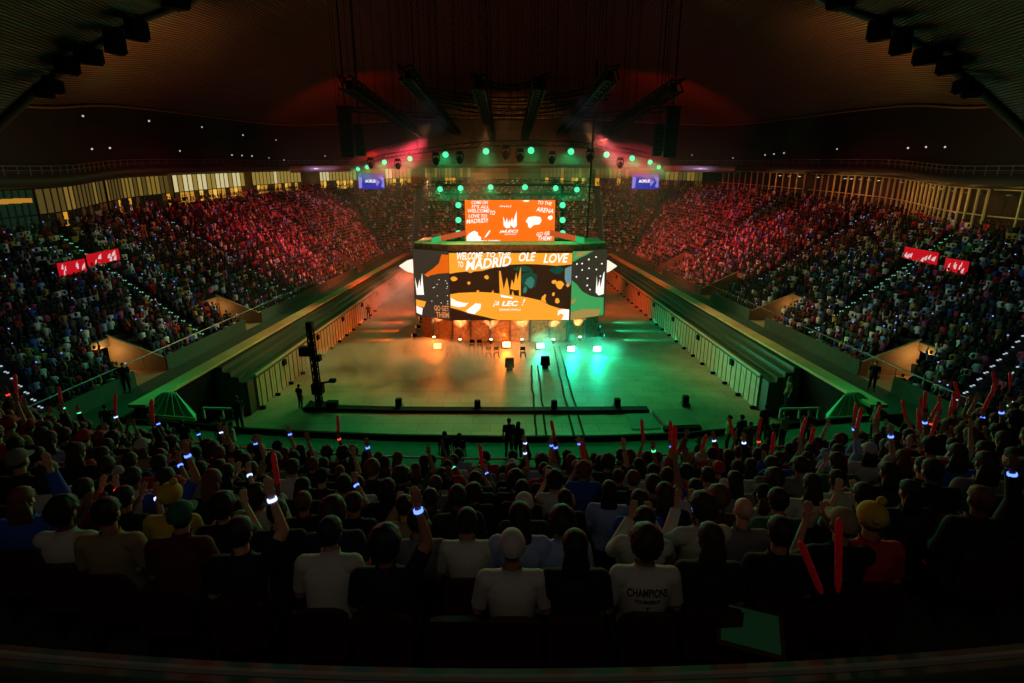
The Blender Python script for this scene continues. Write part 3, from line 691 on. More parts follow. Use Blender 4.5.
# speaker line arrays
for side, px in ((-1, 345), (1, 673)):
    YS = 58; a, b = at(px, 110, YS), at(px, 157, YS); t = thing('line_array', 'tall black hanging speaker array at the %s of the rig' % ('left' if side < 0 else 'right'), 'speaker', (a.x, YS, b.z))
    h = (a.z - b.z) / 11
    for k in range(11):
        mb = MB(); cv = .25 * ((10 - k) / 10) ** 2; mb.add([(-.65, -.4 + cv, 0), (.65, -.4 + cv, 0), (.5, .5 + cv, 0), (-.5, .5 + cv, 0), (-.65, -.4 + cv, h * .94), (.65, -.4 + cv, h * .94), (.5, .5 + cv, h * .94), (-.5, .5 + cv, h * .94)], [(0, 1, 2, 3), (4, 5, 6, 7), (0, 1, 5, 4), (1, 2, 6, 5), (2, 3, 7, 6), (3, 0, 4, 7)])
        mb.build('speaker_box', M_black, t, loc=(0, 0, k * h))
    mb = MB(); mb.box((0, 0, a.z - b.z + .2), (1.4, 1.1, .25)); mb.bar((0, 0, a.z - b.z), (0, 0, a.z - b.z + 12), .12); mb.build('rigging_frame', M_black, t)
    YS2 = 60; a2, b2 = at(px - side * 14, 124, YS2), at(px - side * 14, 156, YS2)
    t = thing('line_array', 'shorter black speaker array beside the tall one at the %s of the rig' % ('left' if side < 0 else 'right'), 'speaker', (a2.x, YS2, b2.z)); h = (a2.z - b2.z) / 8
    for k in range(8):
        mb = MB(); mb.box((0, -.05 * k, h / 2), (.9, .7, h * .93)); mb.build('speaker_box', M_black, t, loc=(0, 0, k * h))
    mb = MB(); mb.bar((0, 0, a2.z - b2.z), (0, 0, a2.z - b2.z + 12), .1); mb.build('rigging_frame', M_black, t)
# thin vertical mast cable
for px, y0, y1, Y in [(587, 60, 238, 52)]:
    a, b = at(px + 10, y0, Y), at(px, y1, Y); mb = MB(); mb.bar(a, b, .16); tag(mb.build('hanging_cable', M_black), 'single dark vertical cable right of the upper screen', 'cable')
mb = MB()
for k in range(46):
    x = random.uniform(-16, 16); y = random.uniform(44, 70); z = random.uniform(19, 23); mb.bar((x, y, z), (x, y, 34.5), .035)
tag(mb.build('rigging_cable', M_black), 'many fine dark rigging lines between roof and trusses', 'cable', kind='stuff')
# blue screens at the far corners
for side, px, w in ((-1, 372, 25), (1, 645, 26)):
    Yb = 97; a, b = at(px, 174, Yb), at(px, 189, Yb); sc = proj(a.x, a.y, a.z)[2] / F; W, Hh = w * sc, a.z - b.z
    t = thing('blue_screen', 'small hanging blue screen over the far %s corner stand' % ('left' if side < 0 else 'right'), 'screen', (b.x, Yb, b.z), -side * .25)
    panel_body(t, W, Hh, glow('screen_blue', '1c1ea8', .9)); mp = crop_map(0, 100, 0, 60, W, Hh)
    emis_art(t, 'pale_streak', [mp([(0, 10), (14, 14), (12, 55), (0, 58)]), mp([(80, 8), (99, 14), (99, 56), (86, 50), (92, 32)]), mp([(60, 20), (84, 30), (70, 50), (66, 34)])], glow('blue_pale', '9a8cf0', .8), .02)
    put_text(t, 'lettering', 'AORUS', mp, 45, 28, 13, .04, .1, WT, .03, wpx=42)
    mb = MB(); mb.bar((-W/3, .2, Hh), (-W/3, .2, Hh + 9), .08); mb.bar((W/3, .2, Hh), (W/3, .2, Hh + 9), .08); mb.build('hanger', M_black, t)
    # glossy tube added to show a pale band of light
    a = at(350 if side < 0 else 664, 168.5, 99); b = at(290 if side < 0 else 735, 169.5, 92); mb = MB(); mb.tube([a, b], .55, 10)
    tag(mb.build('fascia_tube', mat('gloss_band', 'b8b4c4', .35, .5), smooth=True), 'pale shiny tube added for the bright band beside the %s blue screen' % ('left' if side < 0 else 'right'), 'gloss_band')
    light('SPOT', 'band_fill', (a + b) / 2 + Vector((-side * 4, -6, 1.5)), 'd8d4ff', 900, (a + b) / 2, 60, .8, .3)  # unseen spot added to make the tube shine
# stage side lamps and uplights
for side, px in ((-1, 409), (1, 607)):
    p = at(px, 266, YF + 3.2); t = thing('beam_cone', 'bright white light cone built as a glowing solid on the %s flank of the stage' % ('left' if side < 0 else 'right'), 'lamp', p); q = MB(); q.loft([[Vector((side * x, r * math.cos(a) * .6, r * math.sin(a))) for a in [PI / 4 + PI / 2 * j for j in range(4)]] for x, r in ((-.55, 1.0), (.2, .75), (1.0, .05))]); q.build('glow_cone', glow('beam_glow', 'fff0d8', 1.1), t)  # cone of bright light in the haze, shaped as a glowing solid
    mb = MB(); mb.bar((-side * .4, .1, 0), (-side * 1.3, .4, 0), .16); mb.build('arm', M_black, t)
    light('SPOT', 'flank_beam', p + Vector((side * .4, -.6, 0)), 'fff0d8', 300, p + Vector((side * 8, -3, -1)), 50, .7, .3)
ups = [434, 460, 491, 522, 553.5, 580]
for k, px in enumerate(ups):
    Yp = YF - .35 if 448 < px < 573 else YF + .6; p = at(px, 338, Yp); p.z = .25
    t = thing('uplight', 'small warm uplight at the foot of the stage base, ' + ['leftmost', 'second from left', 'third from left', 'third from right', 'second from right', 'rightmost'][k], 'stage light', p, 0, 'uplights along the stage base')
    b = MB(); b.tube([(0, 0, -.2), (0, 0, .2)], [.16, .2], 12); b.build('housing', M_black, t); b = MB(); b.tube([(0, 0, .2), (0, 0, .23)], [.15, .12], 12); b.build('lens', glow('uplens', 'ffdcb0', 12), t)
    light('SPOT', 'uplight_beam', p + Vector((0, -.35, .3)), 'ffb478', 3000, p + Vector((0, .5, 2.6)), 55, .8, .08)
fl = [(437.5, 349, 'ff6a1c', 'left'), (506.6, 347.5, 'ff6a1c', 'centre'), (540.6, 348.7, '10e8a8', 'centre right'), (571, 352, '10e8a8', 'right'), (597, 352, '10e8a8', 'far right')]
for k, (px, py, col, nm) in enumerate(fl):
    p = atz(px, py + 1.5); p.z = .45; c2 = 'ffb060' if k < 2 else '7affdc'
    t = thing('floor_flood', '%s flood lamp on the floor before the stage, %s' % ('orange' if k < 2 else 'teal', nm), 'stage light', p)
    b = MB(); b.box((0, .12, 0), (.8, .25, .6)); bevel(b.build('housing', M_black, t), .03); b = MB(); b.add([(-.34, -.02, -.24), (.34, -.02, -.24), (.34, -.02, .24), (-.34, -.02, .24)], [(0, 1, 2, 3)]); b.build('lens', glow('flood' + c2, c2, 16), t)
    b = MB(); b.bar((-.45, .1, -.44), (-.45, .1, .1), .06); b.bar((.45, .1, -.44), (.45, .1, .1), .06); b.bar((-.45, .1, -.4), (.45, .1, -.4), .06); b.build('stand', M_dark, t)
    light('POINT', 'flood_glow', p + Vector((0, -.6, 1.1)), col, 1300 if k < 2 else 520, radius=.35)
    light('SPOT', 'flood_beam', p + Vector((0, -.3, .3)), col, 700 if k < 2 else 2200, p + Vector((-2 if k < 2 else 5, -14, -1.5)), 100, .8, .3)
for side, col in ((-1, 'ff5a14'), (1, '18e8a0')):
    for k, (px, py) in enumerate([(595, 322.5), (598, 331), (602, 340)]):
        X = px if side > 0 else 1016 - px; p = atz(X, py); p.z = .5
        t = thing('side_lamp', '%s low lamp beside the stage base shining outwards, %s' % ('orange' if side < 0 else 'teal', ['farthest', 'middle', 'nearest'][k]), 'stage light', p)
        b = MB(); b.tube([(-side * .3, 0, 0), (side * .15, 0, 0)], [.16, .22], 12); b.build('housing', M_black, t); b = MB(); b.tube([(side * .15, 0, 0), (side * .18, 0, 0)], [.18, .15], 12); b.build('lens', glow('side' + col, col, 8), t)
        b = MB(); b.bar((0, 0, -.48), (0, 0, 0), .08); b.box((0, 0, -.45), (.4, .4, .06)); b.build('stand', M_dark, t)
        light('SPOT', 'side_beam', p + Vector((side * .3, 0, 0)), col, 6000, p + Vector((side * 5, 0, -.75)), 18, .7, .08)
        light('SPOT', 'side_beam_far', p + Vector((side * .3, 0, .5)), col, 500, p + Vector((side * 9, 0, -.5)), 60, .9, .1)
# stools / chairs / wedges
def chair(p, label, tall=False, rz=0):
    t = thing('bar_stool' if tall else 'folding_chair', label, 'stool' if tall else 'chair', p, rz); h = .95 if tall else .48
    b = MB(); b.box((0, 0, h), (.46, .46, .06)); bevel(b.build('seat', M_black, t), .02)
    for sx in (-1, 1):
        for sy in (-1, 1): b = MB(); b.bar((sx * .24, sy * .24, 0), (sx * .18, sy * .18, h), .05); b.build('leg', M_black, t)
    b = MB(); b.box((0, .22, h + .3), (.44, .05, .32)); b.bar((-.2, .2, h), (-.2, .23, h + .45), .04); b.bar((.2, .2, h), (.2, .23, h + .45), .04); b.build('backrest', M_black, t)
for px, py, lb, tl in [(449.5, 357, 'black chair left of the high table, left one of the pair', 0), (457, 357, 'black chair left of the high table, right one of the pair', 0), (472, 355, 'tall black stool before the stage, left one', 1), (480, 355, 'tall black stool before the stage, right one', 1),
                       (488.5, 357.5, 'black chair left of the centre orange lamp, left one', 0), (496.5, 357.5, 'black chair left of the centre orange lamp, right one', 0), (523, 357.5, 'black chair between the centre orange and teal lamps', 0)]:
    chair(atz(px, py), lb, tl, random.uniform(-.3, .3))
for px, py, lb in [(509.5, 370, 'black monitor box on the floor before the orange lamp'), (545, 368, 'black monitor box on the floor before the teal lamp')]:
    t = thing('monitor_box', lb, 'speaker', atz(px, py)); b = MB(); b.add([(-.4, -.3, .3), (.4, -.3, .3), (.4, .35, .3), (-.4, .35, .3), (-.36, -.05, 1.0), (.36, -.05, 1.0), (.36, .35, 1.0), (-.36, .35, 1.0)], [(0, 1, 2, 3), (4, 5, 6, 7), (0, 1, 5, 4), (1, 2, 6, 5), (2, 3, 7, 6), (3, 0, 4, 7)]); b.build('cabinet', M_black, t)
    b = MB(); b.box((0, 0, .15), (.5, .4, .3)); b.build('stand', M_dark, t)
# camera crane mast on the left
bp = atz(320, 408); t = thing('camera_crane', 'tall dark camera crane mast on the left of the arena floor', 'crane', bp); t.scale = (.8, .8, .8)
mb = MB(); lattice(mb, (0, 0, .3), (-.15, 0, 7.2), .42, .09, .6); mb.bar((0, 0, .3), (-.12, 0, 7.0), .22); mb.build('mast', M_black, t)
mb = MB(); mb.box((-.6, 0, 5.1), (1.1, .8, .75)); bevel(mb.build('camera_head', M_black, t), .05)
mb = MB(); mb.box((-.15, 0, 7.3), (.5, .5, .6)); mb.build('mast_cap', M_black, t); mb = MB(); mb.box((.2, 0, 4.5), (.6, .6, .5)); mb.build('counterweight', M_black, t)
mb = MB(); mb.bar((0, 0, 2.2), (1.5, 0, 2.5), .14); mb.box((1.3, 0, 2.5), (.5, .4, .3)); mb.box((0, 0, 1.8), (.9, .7, .9)); mb.build('side_arm', M_black, t)
mb = MB(); mb.box((0, 0, .2), (2.2, 1.4, .3)); mb.box((1.2, -.3, .5), (.9, .6, .5))
for x in (-1, 1):
    for y in (-.7, .7): mb.tube([(x, y - .08, .2), (x, y + .08, .2)], .2, 12)
mb.build('base', M_black, t)
# glass canopies and gate frames at the near corners
for side, nm in ((-1, 'left'), (1, 'right')):
    f = (lambda x: x) if side < 0 else (lambda x: 1022 - x)
    Yc = 26.0; t = thing('glass_canopy', 'green-lit ribbed glass canopy at the near end of the %s beam' % nm, 'canopy', (0, 0, 0))
    A, B_ = at(f(163), 392, Yc), at(f(176), 392.5, Yc); b0, b1 = at(f(133), 415, Yc - .6), at(f(196), 419, Yc - .6); c0, c1 = at(f(133), 412, Yc + 2.5), at(f(196), 414, Yc + 2.5)
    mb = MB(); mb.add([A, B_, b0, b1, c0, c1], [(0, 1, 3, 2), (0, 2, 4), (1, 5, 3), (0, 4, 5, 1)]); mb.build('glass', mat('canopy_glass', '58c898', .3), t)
    mb = MB()
    for k in range(7): q = b0.lerp(b1, k / 6); mb.tube([A.lerp(B_, k / 6) - Vector((0, .03, 0)), q - Vector((0, .03, 0))], .025, 5)
    mb.build('rib', mat('rib_white', 'd8e8dc', .5), t)
    mb = MB(); mb.bar(b0, b1, .15, .2); mb.build('sill', M_wood, t)
    t = thing('gate_frame', 'pale three-post gate frame beside the %s glass canopy' % nm, 'gate')
    Yg = 24.7; P = [at(f(x), y, Yg) for x, y in ((203, 408), (222, 408.5), (241, 409))]; mb = MB()
    for p in P: mb.bar(p, Vector((p.x, p.y, 3.0)), .09)
    mb.build('post', mat('gate_white', '9a9a94', .6), t); mb = MB(); mb.bar(P[0], P[2], .1); mb.build('crossbar', mat('gate_white'), t)
# red banners across the side stands
M_red = glow('banner_red', 'd01622', .8); BY = {57.5: 279, 82.5: 274, 86.5: 272, 122: 264, 896: 261, 930: 270, 935: 274, 958: 280}
for side, prs in ((-1, [(57.5, 82.5), (86.5, 122)]), (1, [(896, 930), (935, 958)])):
    for k, (x0, x1) in enumerate(prs):
        (s0, t0), (s1, t1) = bowl_fit(x0 + 4, BY[x0] + 7, side), bowl_fit(x1 + 3, BY[x1] + 7, side); t = thing('banner', 'red glowing banner board with white marks on the %s stand, %s of the aisle' % ('left' if side < 0 else 'right', 'left' if k == 0 else 'right'), 'banner')
        a, b = bowl(s0, t0, side, 0, .85), bowl(s1, t0, side, 0, .85); up = Vector((0, 0, .95))
        bk = Vector((side * .12, .0, 0)); mb = MB(); mb.add([a, b, b + up, a + up], [(0, 1, 2, 3)]); mb.build('face', M_red, t, recalc=False)
        mb = MB(); mb.add([a + bk, b + bk, b + up + bk, a + up + bk, a, b, b + up, a + up], [(0, 1, 2, 3), (0, 4, 7, 3), (1, 5, 6, 2), (3, 2, 6, 7)]); mb.build('box', M_black, t)
        mb = MB(); inn = Vector((-side * .03, -.01, 0))
        for q in range(7):
            u = random.uniform(.06, .92); v = random.uniform(.2, .7); w = random.uniform(.03, .07)
            P = lambda uu, vv: a.lerp(b, uu) + up * vv + inn
            mb.add([P(u - w, v - .15), P(u + w * .6, v - .2), P(u + w, v + .25), P(u - w * .3, v + .1)], [(0, 1, 2, 3)])
        mb.build('white_mark', glow('banner_white', 'f0c8c8', .8), t)
# aisle edge lights and front rails
for side in (-1, 1):
    nm = 'left' if side < 0 else 'right'
    for k, s in enumerate(AIS[side]):
        lb = ['nearest', 'second', 'third', 'fourth', 'corner', 'far end'][k]
        mb = MB(); L0 = lerp_tab(LT, s); L1 = lerp_tab(LT, min(1, s + .01)); ds = .6 / max(.2, math.hypot(*(L1 - L0)[:2])) * .01
        for e in (-1, 1):
            for r in range(2, NR * 2):
                tt = r / NR / 2 + .004
                if .36 < tt < .37: continue
                p = bowl(s, 1.0 * tt, side, 0, .12 + (bowl(s, math.floor(tt * NR) / NR, side).z - bowl(s, tt, side).z) + .0)
                q = bowl(min(1, s + e * ds), tt, side); p.x, p.y = q.x, q.y
                mb.box(p, (.08, .08, .05))
        tag(mb.build('aisle_light_strip', glow('aisle_' + ('w' if k != 1 else 'g'), 'c0d0e0' if k != 1 else '80e0b0', .9 if k < 3 else .6)), 'double dotted line of step lights on the %s aisle of the %s stand' % (lb, nm), 'step lights')
    t = thing('stand_rail', 'thin railing with posts along the front of the %s stand' % nm, 'railing'); mb = MB(); mb.tube([bowl(s, 0, side, -.15, 1.55) for s in SS[::3]], .035, 5); mb.build('rail', M_grey, t)
    mb = MB()
    for s in SS[::4]: a = bowl(s, 0, side, -.15, .9); mb.bar(a, a + Vector((0, 0, .65)), .04)
    tag(mb.build('post', M_grey, t), kind='stuff')
# ================================================================ people templates
SKIN = [mat('skin_light', 'c99a7c', .6), mat('skin_mid', 'a8745a', .6), mat('skin_dark', '6a4636', .6)]
HAIR = [mat('hair_black', '0c0a09', .7), mat('hair_brown', '2a1a10', .7), mat('hair_chestnut', '5a3018', .7)]
M_eye = mat('eye_white', 'd8d8d4', .3); M_lip = mat('lip', '8a4a44', .5); M_pup = mat('pupil', '0c0a0a', .2)
SHIRT = {'white': mat('cloth_white', 'b4b2ac', .9), 'black': mat('cloth_black', '0e0e10', .9), 'grey': mat('cloth_grey', '6a6a6c', .9), 'red': mat('cloth_red', 'a01420', .85),
         'navy': mat('cloth_navy', '141c3c', .9), 'blue': mat('cloth_blue', '2048b0', .9), 'green': mat('cloth_green', '1c5a3c', .9), 'tan': mat('cloth_tan', '8a7858', .9), 'yellow': mat('cloth_yellow', 'b89a28', .9), 'maroon': mat('cloth_maroon', '4a1018', .9), 'pale blue': mat('cloth_paleblue', '8a9cc8', .9), 'hi-vis yellow-green': mat('cloth_hivis', 'a0d840', .8)}
M_trs = mat('trousers_dark', '14161c', .9); M_shoe = mat('shoes', '1c1c1c', .7)
def V(*a): return Vector(a)
def skel(kind):
    S = {}
    if kind.startswith('sit'):
        S.update(hip=V(0, 0, .50), ch=V(0, -.03, .82), nk=V(0, .0, 1.03), hd=V(0, .03, 1.21))
        kn, an, to = (.14, .43, .52), (.14, .42, .11), (.15, .60, .05)
        S['sh'] = .185; zs = .98; ys = -.02
        if kind == 'sit_lean': S.update(ch=V(0, .08, .80), nk=V(0, .16, .98), hd=V(0, .22, 1.14)); zs = .94; ys = .12
    else:
        S.update(hip=V(0, 0, .93), ch=V(0, -.01, 1.25), nk=V(0, 0, 1.46), hd=V(0, .03, 1.63))
        kn, an, to = (.11, .03, .50), (.12, -.01, .09), (.14, .18, .04); S['sh'] = .19; zs = 1.41; ys = -.01
    S['zs'], S['ys'] = zs, ys
    for sd, n in ((-1, 'l'), (1, 'r')):
        S['sh' + n] = V(sd * S['sh'], ys, zs); S['hp' + n] = V(sd * .09, 0, S['hip'].z - .01)
        for nm, p in (('kn', kn), ('an', an), ('to', to)): S[nm + n] = V(sd * p[0], p[1], p[2])
        dn = (V(sd * .25, ys + .02, zs - .28), V(sd * .16, ys + .24, zs - .36), V(-sd * .35, .9, -.1))
        if kind == 'sit_lap' or kind == 'sit_lean': arm = dn
        elif kind in ('sit_raise', 'stand_raise') and n == 'r': arm = (V(sd * .30, ys + .08, zs + .22), V(sd * .24, ys + .10, zs + .48), V(-.1, .05, 1))
        elif kind == 'sit_both': arm = (V(sd * .33, ys + .12, zs + .16), V(sd * .26, ys + .18, zs + .42), V(-sd * .15, .2, 1))
        elif kind == 'sit_phone': arm = (V(sd * .26, ys + .16, zs - .2), V(sd * .09, ys + .36, zs + .04), V(-sd * .2, .3, 1))
        elif kind.startswith('stand') and n == 'l' or kind == 'stand': arm = (V(sd * .24, -.03, zs - .29), V(sd * .25, .06, zs - .55), V(0, .15, -1))
        else: arm = dn
        S['el' + n], S['wr' + n], S['hn' + n] = arm
    return S
def capsule(mb, a, b, ra, rb, n=12):
    a, b = Vector(a), Vector(b); d = b - a; L = d.length; d.normalize(); q = d.to_track_quat('Z', 'Y').to_matrix(); rings = []
    for k in range(1, 5): t = PI / 2 * k / 4; rings.append((-ra * math.cos(t), ra * math.sin(t), 0))
    for k in range(0, 4): t = PI / 2 * k / 4; rings.append((L + rb * math.sin(t), rb * math.cos(t), 1))
    mb.loft([[a + q @ V(math.cos(2*PI*j/n) * r, math.sin(2*PI*j/n) * r, z) for j in range(n)] for z, r, _ in rings])
BONES = {}
def hand(mb, wr, d, side):
    d = d.normalized(); x = d.cross(V(0, 1, 0)); x = V(1, 0, 0) if x.length < .2 else x.normalized(); x *= (1 if x.x * side < 0 else -1)  # towards the thumb
    nrm = d.cross(x).normalized()
    if nrm.y < 0 and abs(nrm.y) > .3: nrm = -nrm
    pc = wr + d * .045
    q = Matrix((x, d, nrm)).transposed()
    mb.ell(pc, (.042, .055, .017), 12, 8, 0, q); mb.ell(pc + d * .02, (.038, .04, .016), 12, 8, 0, q)
    for k, (o, L) in enumerate(((.030, .062), (.010, .072), (-.011, .066), (-.031, .050))):
        p0 = pc + d * .038 + x * o; p1 = p0 + d * L * .55 + x * o * .12; p2 = p1 + (d * .75 + nrm * .55).normalized() * L * .5
        capsule(mb, p0, p1, .0098, .0092, 8); capsule(mb, p1, p2, .0092, .008, 8)
    t0 = pc + x * .030 - d * .015; t1 = t0 + (x * .75 + d * .6).normalized() * .038; t2 = t1 + (x * .25 + d * .9 + nrm * .2).normalized() * .03
    capsule(mb, t0, t1, .012, .011, 8); capsule(mb, t1, t2, .011, .009, 8)
def make_body(kind):
    S = skel(kind); mb = MB(); B = []
    def bone(tagn, a, b, ra, rb): B.append((tagn, Vector(a), Vector(b), ra, rb)); capsule(mb, a, b, ra, rb)
    hip, ch, nk, hd = S['hip'], S['ch'], S['nk'], S['hd']
    # torso as elliptical loft
    prof = [(-.13, .10, .09), (-.09, .155, .115), (.0, .17, .12), (.12, .145, .10), (.24, .16, .11), (.36, .185, .118), (.44, .175, .105), (.49, .10, .075), (.53, .06, .06)]
    Lt = (nk - hip).length; rings = []
    for z, rx, ry in prof:
        u = z / .53; u2 = max(0, min(1, u))
        c = hip.lerp(ch, u2 * 2) if u2 < .5 else ch.lerp(nk, (u2 - .5) * 2)
        if u < 0: c = hip + V(0, 0, z)
        rings.append([c + V(math.cos(2*PI*j/20) * rx, math.sin(2*PI*j/20) * ry, 0) for j in range(20)])
    mb.loft(rings); B.append(('torso', hip - V(0, 0, .05), ch, .15, .15)); B.append(('torso', ch, nk - V(0, 0, .06), .17, .12))
    bone('neck', nk - V(0, 0, .05), hd - V(0, .015, .06), .058, .054)
    for n, sd in (('l', -1), ('r', 1)):
        sh, el, wr = S['sh' + n], S['el' + n], S['wr' + n]
        bone('torso', nk + V(sd * .04, 0, -.07), sh + V(-sd * .01, 0, -.01), .062, .06)
        bone('uarm', sh, el, .058, .044); bone('farm', el, wr, .044, .027)
        bone('hand', wr, wr + S['hn' + n].normalized() * .05, .026, .022); hand(mb, wr + S['hn' + n].normalized() * .02, S['hn' + n], sd)
        hp, kn, an, to = S['hp' + n], S['kn' + n], S['an' + n], S['to' + n]
        bone('thigh', hp, kn, .085, .058); bone('shin', kn, an, .055, .038); bone('foot', an - V(0, .02, .04), to, .044, .034)
    # head: cranium, jaw, nose, ears
    mb.ell(hd + V(0, -.012, .03), (.076, .095, .092), 20, 14); mb.ell(hd + V(0, .03, -.045), (.056, .066, .068), 16, 12)
    mb.ell(hd + V(0, .066, -.088), (.026, .022, .02), 10, 8)
    capsule(mb, hd + V(0, .082, .005), hd + V(0, .106, -.032), .009, .014, 8)
    for sd in (-1, 1): mb.ell(hd + V(sd * .079, -.008, -.01), (.010, .02, .032), 10, 8, 0, Matrix.Rotation(sd * .25, 3, 'Z'))
    B.append(('head', hd + V(0, 0, -.05), hd + V(0, 0, .04), .08, .09))
    o = mb.build('tmp', SKIN[0])
    r = o.modifiers.new('r', 'REMESH'); r.mode = 'VOXEL'; r.voxel_size = .0105; r.use_smooth_shade = True
    s = o.modifiers.new('s', 'SMOOTH'); s.iterations = 3; s.factor = .5
    bpy.context.view_layer.update(); dg = bpy.context.evaluated_depsgraph_get(); me = bpy.data.meshes.new_from_object(o.evaluated_get(dg)); bpy.data.objects.remove(o)
    me.name = 'body'; BONES[kind] = (B, S)
    n = len(me.vertices); co = np.empty(n * 3); me.vertices.foreach_get('co', co); co = co.reshape(-1, 3)
    nf = len(me.polygons); ctr = np.empty(nf * 3); me.polygons.foreach_get('center', ctr); ctr = ctr.reshape(-1, 3)
    best = np.full(nf, 1e9); lab = np.zeros(nf, int); tt = np.zeros(nf); names = [b[0] for b in B]
    for i, (nm, a, b, ra, rb) in enumerate(B):
        a_, b_ = np.array(a), np.array(b); d = b_ - a_; L2 = d @ d; u = np.clip((ctr - a_) @ d / L2, 0, 1)
        ds = np.linalg.norm(ctr - (a_ + u[:, None] * d), axis=1) - (ra + (rb - ra) * u)
        k = ds < best; best[k] = ds[k]; lab[k] = i; tt[k] = u[k]
    labn = np.array(names)[lab]
    # facial materials
    me.materials.clear(); me.materials.append(SKIN[0]); me.materials.append(M_eye); me.materials.append(M_pup); me.materials.append(M_lip)
    hc = ctr - np.array(hd); mi = np.zeros(nf, int)
    for sd in (-1, 1):
        dd = np.hypot(hc[:, 0] - sd * .03, (hc[:, 2] - .008) * 1.6); fr = (hc[:, 1] > .04) & (labn == 'head')
        mi[fr & (dd < .016)] = 1; mi[fr & (np.hypot(hc[:, 0] - sd * .03, hc[:, 2] - .008) < .007)] = 2
    mi[(hc[:, 1] > .05) & (labn == 'head') & (np.abs(hc[:, 0]) < .024) & (np.abs(hc[:, 2] + .062) < .008)] = 3
    me.polygons.foreach_set('material_index', mi); me.update()
    # clothing and hair shells
    def shell(name, mask, off, m, extra=None):
        vn = np.empty(n * 3); me.vertices.foreach_get('normal', vn); vn = vn.reshape(-1, 3)
        idx = np.nonzero(mask)[0]; used = {}; fs = []
        for f in idx:
            ff = []
            for v in me.polygons[f].vertices:
                if v not in used: used[v] = len(used)
                ff.append(used[v])
            fs.append(tuple(ff))
        vi = list(used.keys()); P = co[vi] + vn[vi] * (off(co[vi]) if callable(off) else off)
        sm = bpy.data.meshes.new(name); sm.from_pydata([tuple(p) for p in P], [], fs); sm.materials.append(m)
        bm = bmesh.new(); bm.from_mesh(sm)
        for _ in range(3): bmesh.ops.smooth_vert(bm, verts=[v for v in bm.verts if not v.is_boundary], factor=.5, use_axis_x=True, use_axis_y=True, use_axis_z=True)
        bm.to_mesh(sm); bm.free(); sm.polygons.foreach_set('use_smooth', [True] * len(sm.polygons)); return sm
    zc = ctr[:, 2]; T = {}
    hipz = S['hip'].z
    tor = (labn == 'torso') & (zc > hipz - .03); necklow = (labn == 'neck') & (tt < .12)
    T['t_shirt'] = shell('t_shirt', tor | necklow | ((labn == 'uarm') & (tt < .78)), .018, SHIRT['white'])
    T['hoodie'] = shell('hoodie', tor | ((labn == 'neck') & (tt < .35)) | (labn == 'uarm') | ((labn == 'farm') & (tt < .93)), .024, SHIRT['black'])
    T['trousers'] = shell('trousers', ((labn == 'torso') & (zc <= hipz + .04)) | (labn == 'thigh') | ((labn == 'shin') & (tt < .9)), .014, M_trs)
    T['shoel'] = shell('shoe', ((labn == 'foot') | ((labn == 'shin') & (tt > .93))) & (ctr[:, 0] < 0), .010, M_shoe); T['shoer'] = shell('shoe', ((labn == 'foot') | ((labn == 'shin') & (tt > .93))) & (ctr[:, 0] > 0), .010, M_shoe)
    hy, hz, hx = hc[:, 1], hc[:, 2], hc[:, 0]; ish = (labn == 'head')
    sc = ish & ((hz > .072) | ((hy < .005) & (hz > -.065)) | ((hy < .035) & (hz > .03))) & ~((np.abs(hx) > .074) & (hz < .022) & (hy > -.035))
    jit = lambda amp, base: (lambda p: (base + amp * RNG.random(len(p)))[:, None])
    T['short_hair'] = shell('hair', sc, jit(.010, .013), HAIR[0]); T['curly_hair'] = shell('hair', sc, jit(.03, .030), HAIR[0])
    T['buzz'] = shell('hair', sc, .005, HAIR[0])
    mbx = MB(); rg = []
    for k in range(9):
        u = k / 8; z = .09 - u * .36; w = .055 + .045 * math.sin(min(1, u * 1.6) * PI / 2); yb = -.055 - .035 * math.sin(u * PI) ; th = .05 if u < .4 else .05 - .02 * (u - .4)
        rg.append([hd + V(math.cos(2*PI*j/16) * w, yb + math.sin(2*PI*j/16) * th + (-.0), z) for j in range(16)])
    mbx.loft(rg); lh = mbx.mesh('hair', HAIR[0], True)
    T['long_tail'] = lh
    capm = ish & ((hz > .048) | ((hy < -.02) & (hz > .005)))
    cp = shell('cap', capm, .022, SHIRT['white']); T['cap'] = cp
    mbx = MB(); n1 = []; n2 = []
    for k in range(13):
        a = PI * (k / 12); n1.append(hd + V(math.cos(a) * .088, .01 + math.sin(a) * .098, .054)); n2.append(hd + V(math.cos(a) * .086, .03 + math.sin(a) * .155, .036))
    mbx.grid([n1, n2]); mbx.grid([[p - V(0, 0, .006) for p in n2], [p - V(0, 0, .006) for p in n1]]); T['brim'] = mbx.mesh('brim', SHIRT['white'], True)
    mbx = MB(); mbx.ell(hd + V(0, -.005, .045), (.105, .118, .105), 18, 12); mbx.ell(hd + V(.05, 0, .165), (.036, .036, .036), 12, 8); mbx.ell(hd + V(-.03, -.10, .06), (.034, .034, .034), 12, 8); T['plush'] = mbx.mesh('plush_hat', SHIRT['yellow'], True)
    wr = S['wrr'] - S['hnr'].normalized() * .01; dd = (S['wrr'] - S['elr']).normalized()
    mbx = MB(); mbx.tube([wr - dd * .012, wr + dd * .012], .035, 14); T['band'] = mbx.mesh('wristband', M_black, True)
    T['body'] = me
    return T
KINDS = ['sit_lap', 'sit_lean', 'sit_raise', 'sit_both', 'sit_phone', 'stand', 'stand_raise']
TPL = {k: make_body(k) for k in KINDS}
GLOWB = {'blue': glow('band_blue', '5070ff', 3.5), 'white': glow('band_white', 'a8b8ff', 2.5), 'red': glow('band_red', 'ff3a28', 2), 'green': glow('band_green', '50ffb0', 1.5)}
def mo(name, me, parent, m=None):
    o = bpy.data.objects.new(name, me); C.objects.link(o); o.parent = parent
    if m is not None: o.material_slots[0].link = 'OBJECT'; o.material_slots[0].material = m
    return o
